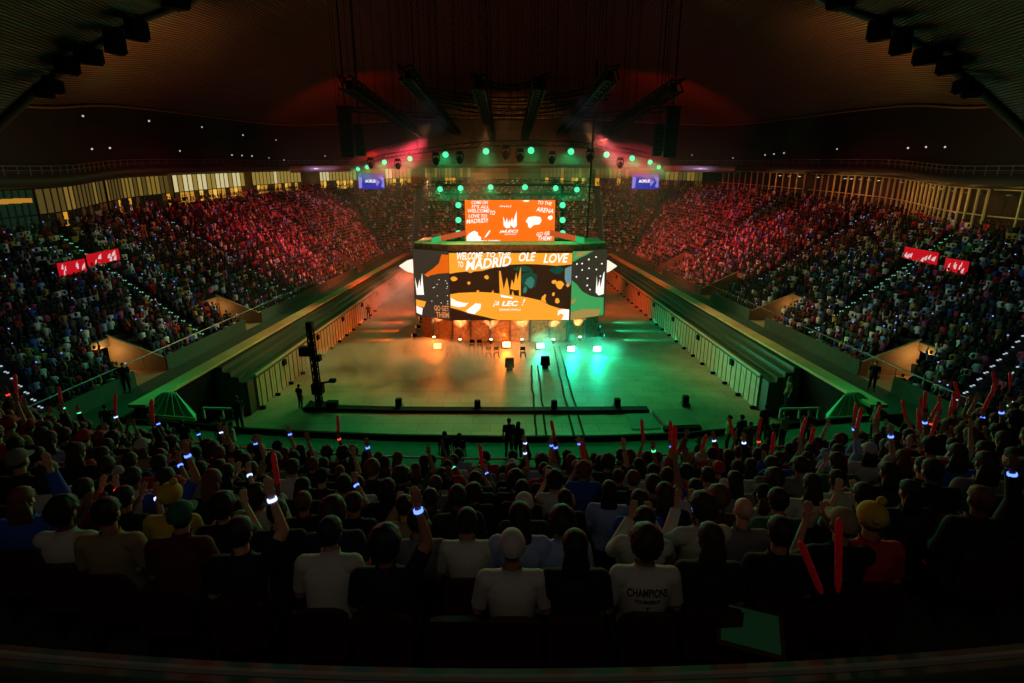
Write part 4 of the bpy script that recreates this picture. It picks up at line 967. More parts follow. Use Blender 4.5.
def person(kind, loc, rz, shirt, hair, label, group=None, skin=0, haircol=0, cap=None, band=None, top='t_shirt', scale=1.0, trousers=None):
    T = TPL[kind]; t = thing('person', label, 'person', loc, rz, group); t.scale = (scale,) * 3
    mo('body', T['body'], t, SKIN[skin]); mo(top if top == 't_shirt' else 'hoodie', T[top], t, SHIRT[shirt]); mo('trousers', T['trousers'], t, trousers); mo('shoe', T['shoel'], t); mo('shoe', T['shoer'], t)
    if cap: hair = 'buzz' if hair != 'long' else hair
    if hair == 'bald': pass
    elif hair == 'long': mo('hair', T['buzz' if cap else 'short_hair'], t, HAIR[haircol]); mo('long_hair', T['long_tail'], t, HAIR[haircol])
    else: mo('hair', T[hair], t, HAIR[haircol])
    if cap:
        if cap == 'plush': mo('plush_hat', T['plush'], t)
        else: c = mo('cap', T['cap'], t, SHIRT[cap]); mo('brim', T['brim'], c, SHIRT[cap])
    if band: mo('wristband', T['band'], t, GLOWB[band])
    return t
# ================================================================ near tier
NROW = 9
RY0 = [3.15 + i * .75 for i in range(NROW)]
RK = [.042 - .0033 * i for i in range(NROW)]
RZ = [H - 3.62 - i * .315 for i in range(NROW)]
M_seat = mat('seat_shell', '3a0c0c', .5); M_tier = mat('tier_floor', '2a2826', .85, noise=.3, nscale=3)
def rowp(i, x, dy=0): return Vector((x, RY0[i] + RK[i] * x * x + dy, RZ[i]))
XM = [8.5 + i * .6 for i in range(NROW)]
mb = MB(); xs = np.linspace(-1, 1, 61)
rows = []
for i in range(NROW):
    k = max(i - 1, 0)
    rows.append([rowp(i, x * XM[i], -.45) for x in xs]); rows.append([Vector((p.x, p.y, RZ[i])) for p in [rowp(i, x * XM[i], .29) for x in xs]])
mb.grid(rows[::1])
last = rows[-1]; mb.grid([last, [p + Vector((0, .12, 0)) for p in last], [p + Vector((0, .12, -6)) for p in last]])
struct(mb.build('stand_near', M_tier), 'dark stepped terrace of the near stand below the camera', 'stand')
# front rail
g = thing('near_rail', 'thin pale rail along the front edge of the near stand', 'railing')
mb = MB(); mb.tube([rowp(NROW - 1, x * XM[-1], .4) + Vector((0, 0, 1.0)) for x in xs], .025, 6); mb.build('rail', M_grey, g)
mb = MB()
for x in xs[::3]: p = rowp(NROW - 1, x * XM[-1], .4); mb.bar(p, p + Vector((0, 0, 1.0)), .035)
mb.build('post', M_grey, g)
# barrier behind the last row
mb = MB(); bpts = []
for x in np.linspace(-9, 9, 41): bpts.append(Vector((x, 2.28 + .018 * x * x, H - 2.62)))
for a, b in ((0, 0),):
    mb.grid([[p + Vector((0, .1, -1.6)) for p in bpts], [p + Vector((0, .1, 0)) for p in bpts], [p + Vector((0, -.12, .02)) for p in bpts], [p + Vector((0, -.12, -.35)) for p in bpts], [Vector((p.x, p.y - .5, p.z - .35)) for p in bpts], [Vector((p.x * .6, -3, H - 2.97)) for p in bpts]])
struct(mb.build('wall_near', mat('barrier', '4a4844', .6, noise=.2, nscale=3)), 'curved low grey barrier wall at the back of the near stand', 'barrier')
mb = MB(); mb.tube([p + Vector((0, 0, .04)) for p in bpts], .022, 6); struct(mb.build('trim_7', mat('barrier_edge', '8a8a80', .5)), 'pale edge strip on the curved barrier', 'trim')
# seats (back three rows are the ones that can be seen)
def make_seat():
    t = thing('stadium_seat', 'dark red folding stadium seat in the near stand', 'seat', (0, 0, -20), 0, 'folding seats of the near stand')
    b = MB(); b.loft([[Vector((x, -.19 - y, z)) for x, y in ((-.22 * w, 0), (-.1, -.02), (.1, -.02), (.22 * w, 0), (.2 * w, .035), (-.2 * w, .035))] for z, w in ((.38, .95), (.6, 1), (.76, .97), (.80, .8))]); b.build('backrest', M_seat, t)
    b = MB(); b.box((0, .03, .41), (.42, .40, .05)); bevel(b.build('seat_pan', M_seat, t), .02)
    b = MB(); b.bar((-.2, -.1, 0), (-.2, -.1, .42), .05); b.bar((.2, -.1, 0), (.2, -.1, .42), .05); b.bar((-.2, -.1, .36), (.2, -.1, .36), .05); b.build('bracket', M_dark, t); return t
seat0 = make_seat(); SEATU = [False]
def put_seat(p, rz):
    o = seat0 if not SEATU[0] else copy_tree(seat0); SEATU[0] = True; o.location = p; o.rotation_euler = (0, 0, rz)
RN2 = ['back row', 'second row', 'third row', 'fourth row', 'fifth row', 'sixth row', 'seventh row', 'eighth row', 'front row']
RNAME = ['back row nearest the camera', 'second row from the camera', 'third row from the camera', 'fourth row from the camera', 'fifth row from the camera', 'sixth row from the camera', 'seventh row from the camera', 'eighth row from the camera', 'front row by the rail']
# hand placed looks: (row, px) -> attributes
FEAT = [
 (0, 512, dict(kind='sit_lap', shirt='white', hair='short_hair', cap='white', label='person in white t-shirt and white cap, back row centre')),
 (0, 385, dict(kind='sit_raise', shirt='black', hair='curly_hair', band='blue', label='person in dark t-shirt raising a blue glowing band left of centre, back row')),
 (0, 322, dict(kind='sit_lean', shirt='white', hair='short_hair', label='person leaning forward in a pale top left of the dark shirted one, back row')),
 (0, 575, dict(kind='sit_lap', shirt='black', hair='long', label='person with long dark hair right of the white-capped person, back row')),
 (0, 645, dict(kind='sit_lap', shirt='white', hair='curly_hair', haircol=1, txt=True, label='person in white t-shirt with dark printed lettering on the back')),
 (0, 708, dict(kind='sit_lap', shirt='black', hair='long', haircol=1, label='person with long brown hair and black top right of the printed white t-shirt')),
 (0, 776, dict(kind='sit_lap', shirt='black', hair='short_hair', label='person in black top below the bald person at right, back row')),
 (0, 240, dict(kind='sit_raise', shirt='black', hair='short_hair', band='white', skin=0, label='person in black raising an arm with a bright white-blue band, back row')),
 (0, 165, dict(kind='sit_lean', shirt='maroon', hair='short_hair', cap='green', label='person in teal green cap and maroon top, back row')),
 (0, 105, dict(kind='sit_lap', shirt='tan', hair='short_hair', label='person in tan t-shirt left of the teal green cap, back row')),
 (0, 870, dict(kind='sit_lap', shirt='red', hair='short_hair', cap='plush', label='person in red jersey wearing a yellow plush hat with pompoms, back row')),
 (0, 825, dict(kind='sit_phone', shirt='black', hair='short_hair', cap='tan', label='person in tan beanie-like cap holding two red inflatable sticks beside the red jersey')),
 (1, 418, dict(kind='sit_lap', shirt='grey', hair='short_hair', label='person in grey t-shirt left of the pale one, second row')),
 (1, 467, dict(kind='sit_lap', shirt='white', hair='short_hair', label='broad-shouldered person in pale t-shirt left of centre, second row')),
 (1, 562, dict(kind='sit_lap', shirt='pale blue', hair='curly_hair', label='person in pale blue t-shirt right of centre, second row')),
 (1, 742, dict(kind='sit_lap', shirt='grey', hair='bald', skin=0, label='bald person in grey-green t-shirt right of centre, second row')),
 (1, 785, dict(kind='sit_lean', shirt='green', hair='short_hair', label='person in green top beside the bald person, second row')),
 (2, 524, dict(kind='sit_lap', shirt='black', hair='short_hair', cap='white', label='person in dark top and pale patterned cap near the centre, third row')),
 (2, 640, dict(kind='sit_lap', shirt='blue', hair='short_hair', label='person in bright blue t-shirt right of centre, third row')),
 (1, 170, dict(kind='sit_lap', shirt='yellow', hair='short_hair', cap='plush', label='person in yellow plush hat in the left part of the near stand')),
 (2, 165, dict(kind='sit_raise', shirt='blue', hair='short_hair', band='blue', label='person in bright blue top in the left part, third row')),
]
SH = ['black'] * 11 + ['white'] * 4 + ['grey'] * 3 + ['navy'] * 3 + ['red'] * 3 + ['maroon'] * 2 + ['blue'] * 1 + ['green'] + ['tan'] + ['pale blue'] * 1
HR = ['short_hair'] * 6 + ['curly_hair'] * 3 + ['long'] * 5 + ['buzz']
people_pos = []; used_lab = {}
POSE_TXT = {'sit_lap': 'sitting', 'sit_lean': 'leaning forward', 'sit_raise': 'arm raised', 'sit_both': 'arms raised', 'sit_phone': 'hands up', 'x': ''}
HT = {'short_hair': 'short hair', 'curly_hair': 'curly hair', 'long': 'long hair', 'buzz': 'cropped hair', 'bald': 'bald head'}
HC = ['black', 'brown', 'chestnut']
rnd = random.Random(5)
STICKS = []
for i in range(NROW):
    sp = .55 if i < 3 else .53
    x = -XM[i] + .5; slots = []
    while x < XM[i] - .4: slots.append(x); x += sp / math.sqrt(1 + (2 * RK[i] * x) ** 2) * 1.0
    vis = []
    for x in slots:
        p = rowp(i, x); px, py, d = proj(p.x, p.y, p.z + 1.15)
        if d > .5 and -8 < px < 1032 and py < 700: vis.append((x, px, py))
    over = {}
    for (r, fpx, at_) in FEAT:
        if r == i:
            cand = sorted((abs(v[1] - fpx), j) for j, v in enumerate(vis) if j not in over); over[cand[0][1]] = (at_, fpx)
    side_l = [j for j, v in enumerate(vis) if v[1] < 508]; nl = len(side_l)
    for j, (x, px, py) in enumerate(vis):
        ft = over.get(j)
        if ft: # shift a little to the pixel
            x = x + (ft[1] - px) * proj(x, rowp(i, x).y, RZ[i] + 1.15)[2] / F
        if not ft and i == 0 and (400 < px < 475 or 720 < px < 770): put_seat(rowp(i, x), math.atan2(-x, 45)); continue
        if not ft and any(abs(px - f[1]) < (40 if i == 0 else 26) for f in over.values()): continue
        if not ft and i > 1 and rnd.random() < .04: continue
        p = rowp(i, x, rnd.uniform(-.04, .04) if not ft else 0); rz = math.atan2(-(p.x), 45 - p.y) + (rnd.uniform(-.18, .18) if not ft else 0)
        if i < 3: put_seat(rowp(i, x), math.atan2(-x, 45))
        if ft:
            a = dict(ft[0])
        else:
            pz = rnd.choices(['sit_lap', 'sit_lean', 'sit_raise', 'sit_both', 'sit_phone'], [50, 16, 10, 6 if i > 2 else 0, 16])[0]
            if i >= 6 and rnd.random() < .3: pz = rnd.choice(['sit_raise', 'sit_both'])
            a = dict(kind=pz, shirt=rnd.choice(SH), hair=rnd.choice(HR), haircol=rnd.choice([0, 0, 1, 1, 2]), skin=rnd.choice([0, 0, 1, 1, 2]))
            if rnd.random() < .08: a['cap'] = rnd.choice(['white', 'black', 'grey', 'red'])
            if pz in ('sit_raise', 'sit_both', 'sit_phone') and rnd.random() < .5: a['band'] = rnd.choice(['blue', 'blue', 'blue', 'blue', 'white', 'white', 'red', 'green'])
            if rnd.random() < .35: a['top'] = 'hoodie'
            left = px < 508; num = (nl - side_l.index(j)) if left and j in side_l else (j - nl + 1)
            ordn = ['first', 'second', 'third', 'fourth', 'fifth', 'sixth', 'seventh', 'eighth', 'ninth', 'tenth', 'eleventh', 'twelfth', 'thirteenth', 'fourteenth', 'fifteenth', 'sixteenth', 'seventeenth', 'eighteenth', 'nineteenth', 'twentieth']
            o_ = ordn[num - 1] if num <= 20 else 'last'
            a['label'] = 'person in %s, %s, %s, %s, %s %s of centre' % (a['shirt'] + (' hoodie' if a.get('top') else ' t-shirt'), (a['cap'] + ' cap') if a.get('cap') else (HC[a['haircol']] + ' ' + HT[a['hair']]), POSE_TXT[pz], RN2[i], o_, 'left' if left else 'right')
        txt = a.pop('txt', None); a.setdefault('skin', 1)
        kd = a.pop('kind'); lb = a.pop('label'); sh = a.pop('shirt'); hr = a.pop('hair')
        t = person(kd, p, rz, sh, hr, lb, 'spectators of the near stand', scale=(1.0 if ft else rnd.uniform(.93, 1.05)), **a)
        people_pos.append((t, kd, i, px))
        if not ft and i >= 2 and rnd.random() < (.38 if i > 4 else .12) and kd in ('sit_raise', 'sit_both', 'sit_phone'): STICKS.append((t, kd, i, sh))
        
        if txt:
            me = TPL[kd]['t_shirt']; bv = BVHTree.FromPolygons([v.co.copy() for v in me.vertices], [tuple(q.vertices) for q in me.polygons])
            vsx, fsx = [], []
            for line, z, sz, w in (('CHAMPIONS', .93, .055, .29), ('CURSED?', .865, .03, .18), ('T', .80, .04, .03)):
                vs, fs = text_pts(line, 1, .03, 0); xs_ = [v[0] for v in vs]; ys_ = [v[1] for v in vs]; k1 = w / (max(xs_) - min(xs_)); k2 = sz / (max(ys_) - min(ys_)); n0 = len(vsx)
                for X, Y in vs:
                    xx, zz = X * k1, z + Y * k2 + (.0 if line != 'CHAMPIONS' else -.9 * (X * k1) ** 2)
                    h = bv.ray_cast(Vector((xx, -1, zz)), Vector((0, 1, 0))); vsx.append((xx, (h[0].y if h[0] else -.15) - .006, zz))
                fsx += [tuple(q + n0 for q in f) for f in fs]
            mb = MB(); mb.add(vsx, fsx); mb.build('shirt_print', mat('print_black', '16161a', .8), t)
# red inflatable sticks
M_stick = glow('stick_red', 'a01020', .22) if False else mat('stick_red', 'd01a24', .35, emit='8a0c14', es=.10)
M_star = mat('stick_mark', 'e8c8c0', .5)
def make_stick():
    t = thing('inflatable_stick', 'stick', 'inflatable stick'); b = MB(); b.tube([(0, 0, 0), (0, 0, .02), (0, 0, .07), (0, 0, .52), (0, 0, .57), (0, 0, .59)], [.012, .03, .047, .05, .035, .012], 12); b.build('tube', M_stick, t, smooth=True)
    b = MB()
    for k in range(6):
        a = k * 2.1; c = Vector((math.cos(a) * .049, math.sin(a) * .049, .12 + k * .07)); b = MB(); b.ell((0, 0, 0), (.010, .010, .014), 6, 4); b.build('mark', M_star, t, loc=c)
    return t
st0 = make_stick(); first = [True]
def put_stick(p, d, label, sc=(.62, .62, .8)):
    o = st0 if first[0] else copy_tree(st0); first[0] = False; o.location = p; o.scale = sc; o.rotation_euler = Vector(d).to_track_quat('Z', 'Y').to_euler(); o['label'] = label; o['group'] = 'red inflatable sticks in the near stand'
def put2(x0, y0, x1, y1, Y, lb):
    a, b = at(x0, y0, Y), at(x1, y1, Y - .1); put_stick(a, b - a, lb, (.45, .45, (b - a).length / .59)); return (b - a).length
for x0, y0, x1, y1, lb in [(822, 594, 800, 541, 'long red inflatable stick tilted to the left, held by the tan-capped person'), (838, 592, 839, 518, 'long red inflatable stick held upright by the tan-capped person')]: put2(x0, y0, x1, y1, 2.95, lb)
ns = 0
for (t, kd, i, sh) in STICKS:
    S = BONES[kd][1]; R = Matrix.Translation(t.location) @ Matrix.Rotation(t.rotation_euler.z, 4, 'Z') @ Matrix.Scale(t.scale.x, 4)
    hs = ['r', 'l'] if kd == 'sit_both' else ['r']
    for n in hs:
        p = R @ (S['wr' + n] + S['hn' + n].normalized() * .09 + V(0, .03, 0)); d = V(rnd.uniform(-.25, .25) + (-.35 if n == 'l' else .05), rnd.uniform(-.1, .2), 1).normalized()
        if sh == 'two': lb = 'long red inflatable stick held %s by the tan-capped person, lower right' % ('upright' if n == 'r' else 'tilted left'); d = V(.02, .05, 1) if n == 'r' else V(-.5, .1, 1)
        else:
            q_ = proj(*p)[0]; lb = 'red inflatable stick %s in the %s, %s' % ('upright' if n == 'r' else 'tilted', RN2[i], 'far left' if q_ < 200 else 'left' if q_ < 400 else 'near centre' if q_ < 620 else 'right' if q_ < 820 else 'far right')
        ns += 1
        if lb in used_lab: used_lab[lb] += 1
        else: used_lab[lb] = 1
        put_stick(p - d.normalized() * .06, d, lb)
# folded paper sheet at lower right, the green light put into its colour
p = at(750, 628, 3.0); t = thing('paper_sheet', 'paper sheet coloured as if green-lit, propped on a dark folder in the back row', 'sheet', p, -.35)
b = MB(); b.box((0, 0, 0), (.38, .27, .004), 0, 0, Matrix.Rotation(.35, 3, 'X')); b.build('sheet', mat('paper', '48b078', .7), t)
b = MB(); b.box((0, 0, -.012), (.44, .32, .01), 0, 0, Matrix.Rotation(.35, 3, 'X')); b.build('folder', mat('folder', '3a2418', .7), t)

# staff standing on the floor and on low podiums
def staff(px, py, z, shirt, hair, label, rz=0, kind='stand', **k):
    p = atz(px, py, z); return person(kind, p, rz, shirt, hair, label, None, **k)
staff(301, 408.5, 0, 'black', 'short_hair', 'person in dark clothes standing on the arena floor left of the crane mast', -.4)
staff(362, 319, 0, 'black', 'short_hair', 'dark-clad person by the left wall panels, left of two', .5); staff(369, 319, 0, 'black', 'short_hair', 'dark-clad person by the left wall panels, right of two', .2)
def podium(pxs, Y, z, w, label):
    c = at(sum(pxs) / len(pxs), 450, Y); t = thing('podium', label, 'podium', (c.x, Y, 3.0)); b = MB(); b.box((0, 0, z - 3 - .05), (w, 1.2, .1)); b.build('deck', M_black, t)
    b = MB()
    for a in (-1, 1):
        for e in (-1, 1): b.bar((a * w * .45, e * .5, 0), (a * w * .45, e * .5, z - 3.1), .07)
    b.build('leg', M_dark, t)
for px, py, sh, hr, lb, rz in [(446, 471, 'black', 'short_hair', 'standing dark figure left of centre before the walkway, left of the pair', .3), (460, 473, 'black', 'long', 'standing dark figure left of centre before the walkway, right of the pair', -.3),
                               (509, 456, 'black', 'short_hair', 'tallest dark figure standing at the centre before the stage', .1), (518, 460, 'maroon', 'long', 'dark long-haired figure standing beside the tallest one at the centre', -.2),
                               (726, 452.5, 'hi-vis yellow-green', 'short_hair', 'person in bright yellow-green vest standing on the walkway at right', 1.2), (738, 452, 'black', 'short_hair', 'tall dark-clad person beside the yellow-green vest', .4),
                               (746, 460, 'grey', 'short_hair', 'person in grey t-shirt with dark mark right of the yellow-green vest', 3.0), (762, 440, 'black', 'short_hair', 'dark-clad person leaning near the right wall panels', 0),
                               (768, 462, 'black', 'short_hair', 'dark-clad person in front of the gate frame at right', .3), (781, 448, 'white', 'short_hair', 'person in pale top standing left of the right gate frame', .5),
                               (804, 447, 'green', 'short_hair', 'person in green and white top under the right gate frame', 2.8), (786, 408, 'tan', 'short_hair', 'person lit warm in the dark opening at right', 1.5),
                               (188, 458, 'black', 'short_hair', 'dark-clad person leaning at the near walkway, left', .3), (236, 460, 'white', 'short_hair', 'person in pale checked shirt at the near walkway, left', -.9), (172, 462, 'maroon', 'short_hair', 'person in maroon beside the dark-clad one, near walkway left', -.4),
                               (225, 455, 'black', 'short_hair', 'dark-clad person behind the pale checked shirt, near walkway left', .2), (112, 440, 'green', 'short_hair', 'person in pale green top at the front of the left corner', .5), (241, 430, 'black', 'short_hair', 'dark-clad person right of the left gate frame', 1.0),
                               (871, 390, 'black', 'short_hair', 'dark-clad person standing at the mouth of the right tunnel', 2.5), (128, 392, 'black', 'short_hair', 'dark-clad person standing at the mouth of the left tunnel', -2.5), (872, 437, 'green', 'short_hair', 'person in greenish top beside the right glass canopy', 1.5)]:
    staff(px, py, 3.0, sh, hr, lb, rz, scale=1.02)
# ================================================================ the crowd of the big stands
def lowpoly():
    mb = MB()  # material index used as colour key: 0 shirt 1 skin 2 hair 3 trousers
    def bx(c, d, mi, tx=1, ty=1):
        x, y, z = d[0]/2, d[1]/2, d[2]/2
        vs = [(c[0] + a*x*(tx if e > 0 else 1), c[1] + b*y*(ty if e > 0 else 1), c[2] + e*z) for e in (-1, 1) for a, b in ((-1, -1), (1, -1), (1, 1), (-1, 1))]
        mb.add(vs, [(0, 1, 5, 4), (1, 2, 6, 5), (2, 3, 7, 6), (3, 0, 4, 7), (4, 5, 6, 7)], mi)
    bx((0, -.02, .72), (.36, .22, .5), 0, 1.12, .8); bx((0, .2, .48), (.34, .42, .14), 3); bx((0, .38, .22), (.3, .12, .42), 3)
    n = 6; c = (0, 0, 1.18)
    ring = lambda z, r, y=0: [(c[0] + r * math.cos(2*PI*k/n), c[1] + y + r * 1.1 * math.sin(2*PI*k/n), c[2] + z) for k in range(n)]
    A, B_, D = ring(-.12, .055), ring(-.0, .09), ring(.09, .07); vs = A + B_ + D + [(0, 0, c[2] + .125)]
    for k in range(n): q = (k + 1) % n; mb.add([vs[k], vs[q], vs[n + q], vs[n + k]], [(0, 1, 2, 3)], 1 if (0 <= k <= 2) else 2)
    for k in range(n): q = (k + 1) % n; mb.add([vs[n + k], vs[n + q], vs[2*n + q], vs[2*n + k]], [(0, 1, 2, 3)], 2 if k > 2 else 1); mb.add([vs[2*n + k], vs[2*n + q], vs[3*n]], [(0, 1, 2)], 2)
    return mb
def lowarms(mode):
    mb = MB()
    for s in (-1, 1):
        if mode == 0 or (mode == 1 and s < 0): mb.bar((s * .21, 0, .92), (s * .23, .1, .66), .09, .09, 0); mb.bar((s * .23, .1, .66), (s * .1, .32, .62), .07, .07, 1)
        else: mb.bar((s * .21, 0, .94), (s * .28, .08, 1.2), .09, .09, 0); mb.bar((s * .28, .08, 1.2), (s * .22, .1, 1.48), .07, .07, 1)
    return mb
LP = []
base = lowpoly()
for md in (0, 1, 2):
    a = lowarms(md); q = MB(); q.add(base.v, base.f); q.m = list(base.m); n0 = len(q.v); q.v += a.v; q.f += [tuple(i + n0 for i in f) for f in a.f]; q.m += a.m
    vs = np.array([tuple(v) for v in q.v]); loops = np.array([i for f in q.f for i in f]); sizes = np.array([len(f) for f in q.f]); LP.append((vs, loops, sizes, np.array(q.m)))
lin = lambda h: np.array(srgb(h)[:3])
SHC = [lin(c) for c in ['060607'] * 15 + ['d8d6d0'] * 4 + ['505052', 'b01824', 'b01824', '601018', '1c2a58', '2c50b0', '1c6a48', 'b09848', '8aa0d0', 'c05080', '505050']]
SKC = [lin(c) for c in ['d0a084', 'b07c60', '805040']]; HRC = [lin(c) for c in ['0c0a08', '1a100a', '3a2214', '6a4a28']]
def crowd_mat():
    m = bpy.data.materials.new('crowd_cloth'); m.use_nodes = True; nt = m.node_tree; b = nt.nodes['Principled BSDF']; a = nt.nodes.new('ShaderNodeAttribute'); a.attribute_name = 'wear'
    nt.links.new(a.outputs['Color'], b.inputs['Base Color']); b.inputs['Roughness'].default_value = .8; return m
M_crowd = crowd_mat()
def make_crowd(name, label, inst):
    """inst: list of (x, y, z, rz, mode, scale)"""
    V_, Lp, Sz, Cl = [], [], [], []; n0 = 0
    for (x, y, z, rz, md, sc) in inst:
        vs, loops, sizes, mi = LP[md]; c, s = math.cos(rz), math.sin(rz)
        P = np.empty_like(vs); P[:, 0] = (vs[:, 0] * c - vs[:, 1] * s) * sc + x; P[:, 1] = (vs[:, 0] * s + vs[:, 1] * c) * sc + y; P[:, 2] = vs[:, 2] * sc + z
        V_.append(P); Lp.append(loops + n0); Sz.append(sizes); n0 += len(vs)
        pal = np.stack([SHC[RNG.integers(len(SHC))], SKC[RNG.integers(3)], HRC[RNG.integers(4)], lin('14161c')]); Cl.append(np.repeat(pal[mi], sizes, axis=0))
    V_ = np.concatenate(V_); Lp = np.concatenate(Lp); Sz = np.concatenate(Sz); Cl = np.concatenate(Cl)
    me = bpy.data.meshes.new(name); me.vertices.add(len(V_)); me.vertices.foreach_set('co', V_.ravel()); me.loops.add(len(Lp)); me.loops.foreach_set('vertex_index', Lp.astype(np.int32))
    me.polygons.add(len(Sz)); me.polygons.foreach_set('loop_start', np.concatenate([[0], np.cumsum(Sz)[:-1]]).astype(np.int32)); me.polygons.foreach_set('loop_total', Sz.astype(np.int32)) if False else None
    me.update(calc_edges=True)
    at_ = me.color_attributes.new('wear', 'FLOAT_COLOR', 'CORNER'); at_.data.foreach_set('color', np.concatenate([Cl, np.ones((len(Cl), 1))], axis=1).ravel())
    me.materials.append(M_crowd); o = bpy.data.objects.new(name, me); C.objects.link(o); tag(o, label, 'people', None, 'stuff'); return o
bandpts = {-1: [], 1: []}; ncrowd = 0
for side, nm in ((-1, 'left'), (1, 'right')):
    inst = []
    for r in range(NR + 1):
        t = min((r + .55) / NR, 1.03)
        P = [bowl(s, t, side) for s in SS]; cum = [0]
        for a, b in zip(P, P[1:]): cum.append(cum[-1] + (b - a).length)
        cum = np.array(cum); d = rnd.uniform(0, .4)
        while d < cum[-1]:
            s = float(np.interp(d, cum, SS)); d += .52 + rnd.uniform(-.03, .05)
            L0 = lerp_tab(LT, s)
            if any(abs(np.interp(s, SS, cum) - np.interp(a, SS, cum)) < (.75 if t < .99 else 0) for a in AIS[side]): continue
            if t <= VT + .05 and L0[0] > 22 and any(abs(L0[1] - v) < VW + .25 for v in VOM[side]): continue
            if .665 < t < .69 and False: continue
            if rnd.random() < .05: continue
            p = bowl(s, t, side); px, py, dd = proj(p.x, p.y, p.z + 1)
            if dd < 2 or px < -60 or px > 1084: continue
            z = bowl(s, math.floor(t * NR) / NR, side).z if t < 1 else p.z
            rz = math.atan2(-(p.x * .8), 55 - p.y) if True else 0
            md = rnd.choices([0, 1, 2], [80, 13, 7])[0]
            inst.append((p.x + rnd.uniform(-.05, .05), p.y + rnd.uniform(-.08, .08), z, rz + rnd.uniform(-.4, .4), md, rnd.uniform(.84, 1.0)))
            if md and rnd.random() < .3: c, s_ = math.cos(rz), math.sin(rz); bandpts[side].append((p.x + .22 * c - .1 * s_, p.y + .22 * s_ + .1 * c, z + 1.48))
            elif rnd.random() < .012: bandpts[side].append((p.x, p.y, z + 1.05))
    ncrowd += len(inst)
    make_crowd('spectator_crowd', 'dense crowd of small seated spectators filling the %s stand' % nm, inst)
    mb = MB()
    for q in bandpts[side]: mb.box(q, (.055, .055, .055))
    tag(mb.build('glowing_wristbands', glow('band_far', '8aa8ff', 1.2)), 'tiny blue-white glowing wristbands scattered over the crowd of the %s stand' % nm, 'wristbands', None, 'stuff')
print('NEAR PEOPLE', len(people_pos), 'CROWD', ncrowd, 'STICKS', ns)
# ================================================================ light and haze
W = bpy.data.worlds.new('World'); bpy.context.scene.world = W; W.use_nodes = True
W.node_tree.nodes['Background'].inputs[0].default_value = (.5, .45, .4, 1); W.node_tree.nodes['Background'].inputs[1].default_value = .002
def spot(loc, tgt, col, pw, size, r=.4, nm='rig_light'): return light('SPOT', nm, loc, col, pw, tgt, size, .9, r)
# whitish wash on the stands, from the rig
for s in (-1, 1):
    spot((s * 4.5, 48, 20.6), (s * 30, 40, 8), 'd0e8e8', 2300, 60); spot((s * 4.5, 40, 20.6), (s * 30, 27, 8), 'a8d0ff', 1500, 60)
    spot((s * 9.5, 66, 20.4), (s * 31, 76, 9), 'ff3c58', 21000, 56); spot((s * 9, 78, 20.4), (s * 33, 66, 9), 'ff3c58', 17000, 52); spot((s * 9, 70, 20.4), (s * 32, 90, 9), 'ff3050', 24000, 50); spot((s * 9.5, 60, 20.4), (s * 27, 66, 6), 'ff6868', 14000, 50)
    spot((s * 4.5, 66, 20.4), (s * 26, 112, 9), 'ff5850', 30000, 54)
    # green light on walkway and bleachers
    spot((s * 8, 42, 17), (s * 20.5, 34, 3), '10ff70', 1700, 40); spot((s * 10, 50, 17), (s * 21.5, 46, 3), '20ffa0', 2600, 26)
    # panels: orange far back, tan near, teal pool on the right side
    spot((s * 4, 60, 9), (s * 17, 66, 1), 'ff4a10', 26000 if s < 0 else 9000, 50); spot((s * 6, 72, 12), (s * 17, 84, 1), 'ff5a20', 14000, 50)
    spot((s * 2, 44, 15), (s * 17, 40, 1.5), 'ffc890', 1800 if s < 0 else 700, 30); spot((s * 8, 60, 22), (s * 19.6, 43, 3.5), 'ffa868', 12000, 36); spot((s * 8, 70, 22), (s * 19.2, 72, 3.5), 'ff9060', 4200, 50)
    # roof: red glow and green/warm streaks
    spot((s * 20, 84, 20), (s * 31, 106, 31), 'ff2208', 7000, 85)
    spot((s * 24, 34, 15), (s * 36, 44, 24), 'ffa060', 2500, 80); spot((s * 24, 44, 17), (s * 32, 52, 27), 'ffa060', 5500, 60); spot((s * 21, 42, 17), (s * 30, 48, 28.5), '18ff80', 1500, 30); spot((s * 26, 50, 19), (s * 37.5, 53, 24.5), '18ff80', 600, 22)
    spot((s * 28, 38, 13), (s * 41, 52, 16), '80c878', 900, 100)
spot((6, 54, 8), (17, 52, 1), '10f0b0', 12000, 30)
spot((-12, 44, 17), (-14.5, 35, 0), '10f068', 2800, 32); spot((15, 42, 17), (12, 38, 0), '08e860', 2200, 40); spot((-8, 54, 16), (-12.5, 60, 3), 'ffa890', 16000, 40)
# warm wash on the floor centre-left
spot((-2, 56, 21), (-5.5, 42, 0), 'ffa060', 20000, 36); spot((-8, 56, 20), (-11, 43, 0), 'ff8440', 9000, 36); spot((0, 40, 20), (-3, 33.5, 0), 'ffb060', 3000, 36)
for x in (-17, -9, 0, 9, 17): spot((x * .8, 34, 17), (x, 25.5, 3), '18e878', 2700, 46)
for s in (-1, 1): spot((s * 12, 32, 16), (s * 17.5, 26, 3), '18ff90', 2600, 26)
spot((2, 100, 19), (0, 124, 25), 'ff9a50', 16000, 70)
spot((10, 58, 14), (13, 64, 0), 'ff4018', 5000, 50); spot((-10, 60, 14), (-14, 68, 0), 'ff4018', 4000, 50)
spot((0, 40, 20), (0, 51, 9.6), 'ffa060', 6500, 56)
spot((0, 68, 20), (0, 112, 9), 'ff5040', 12000, 50)
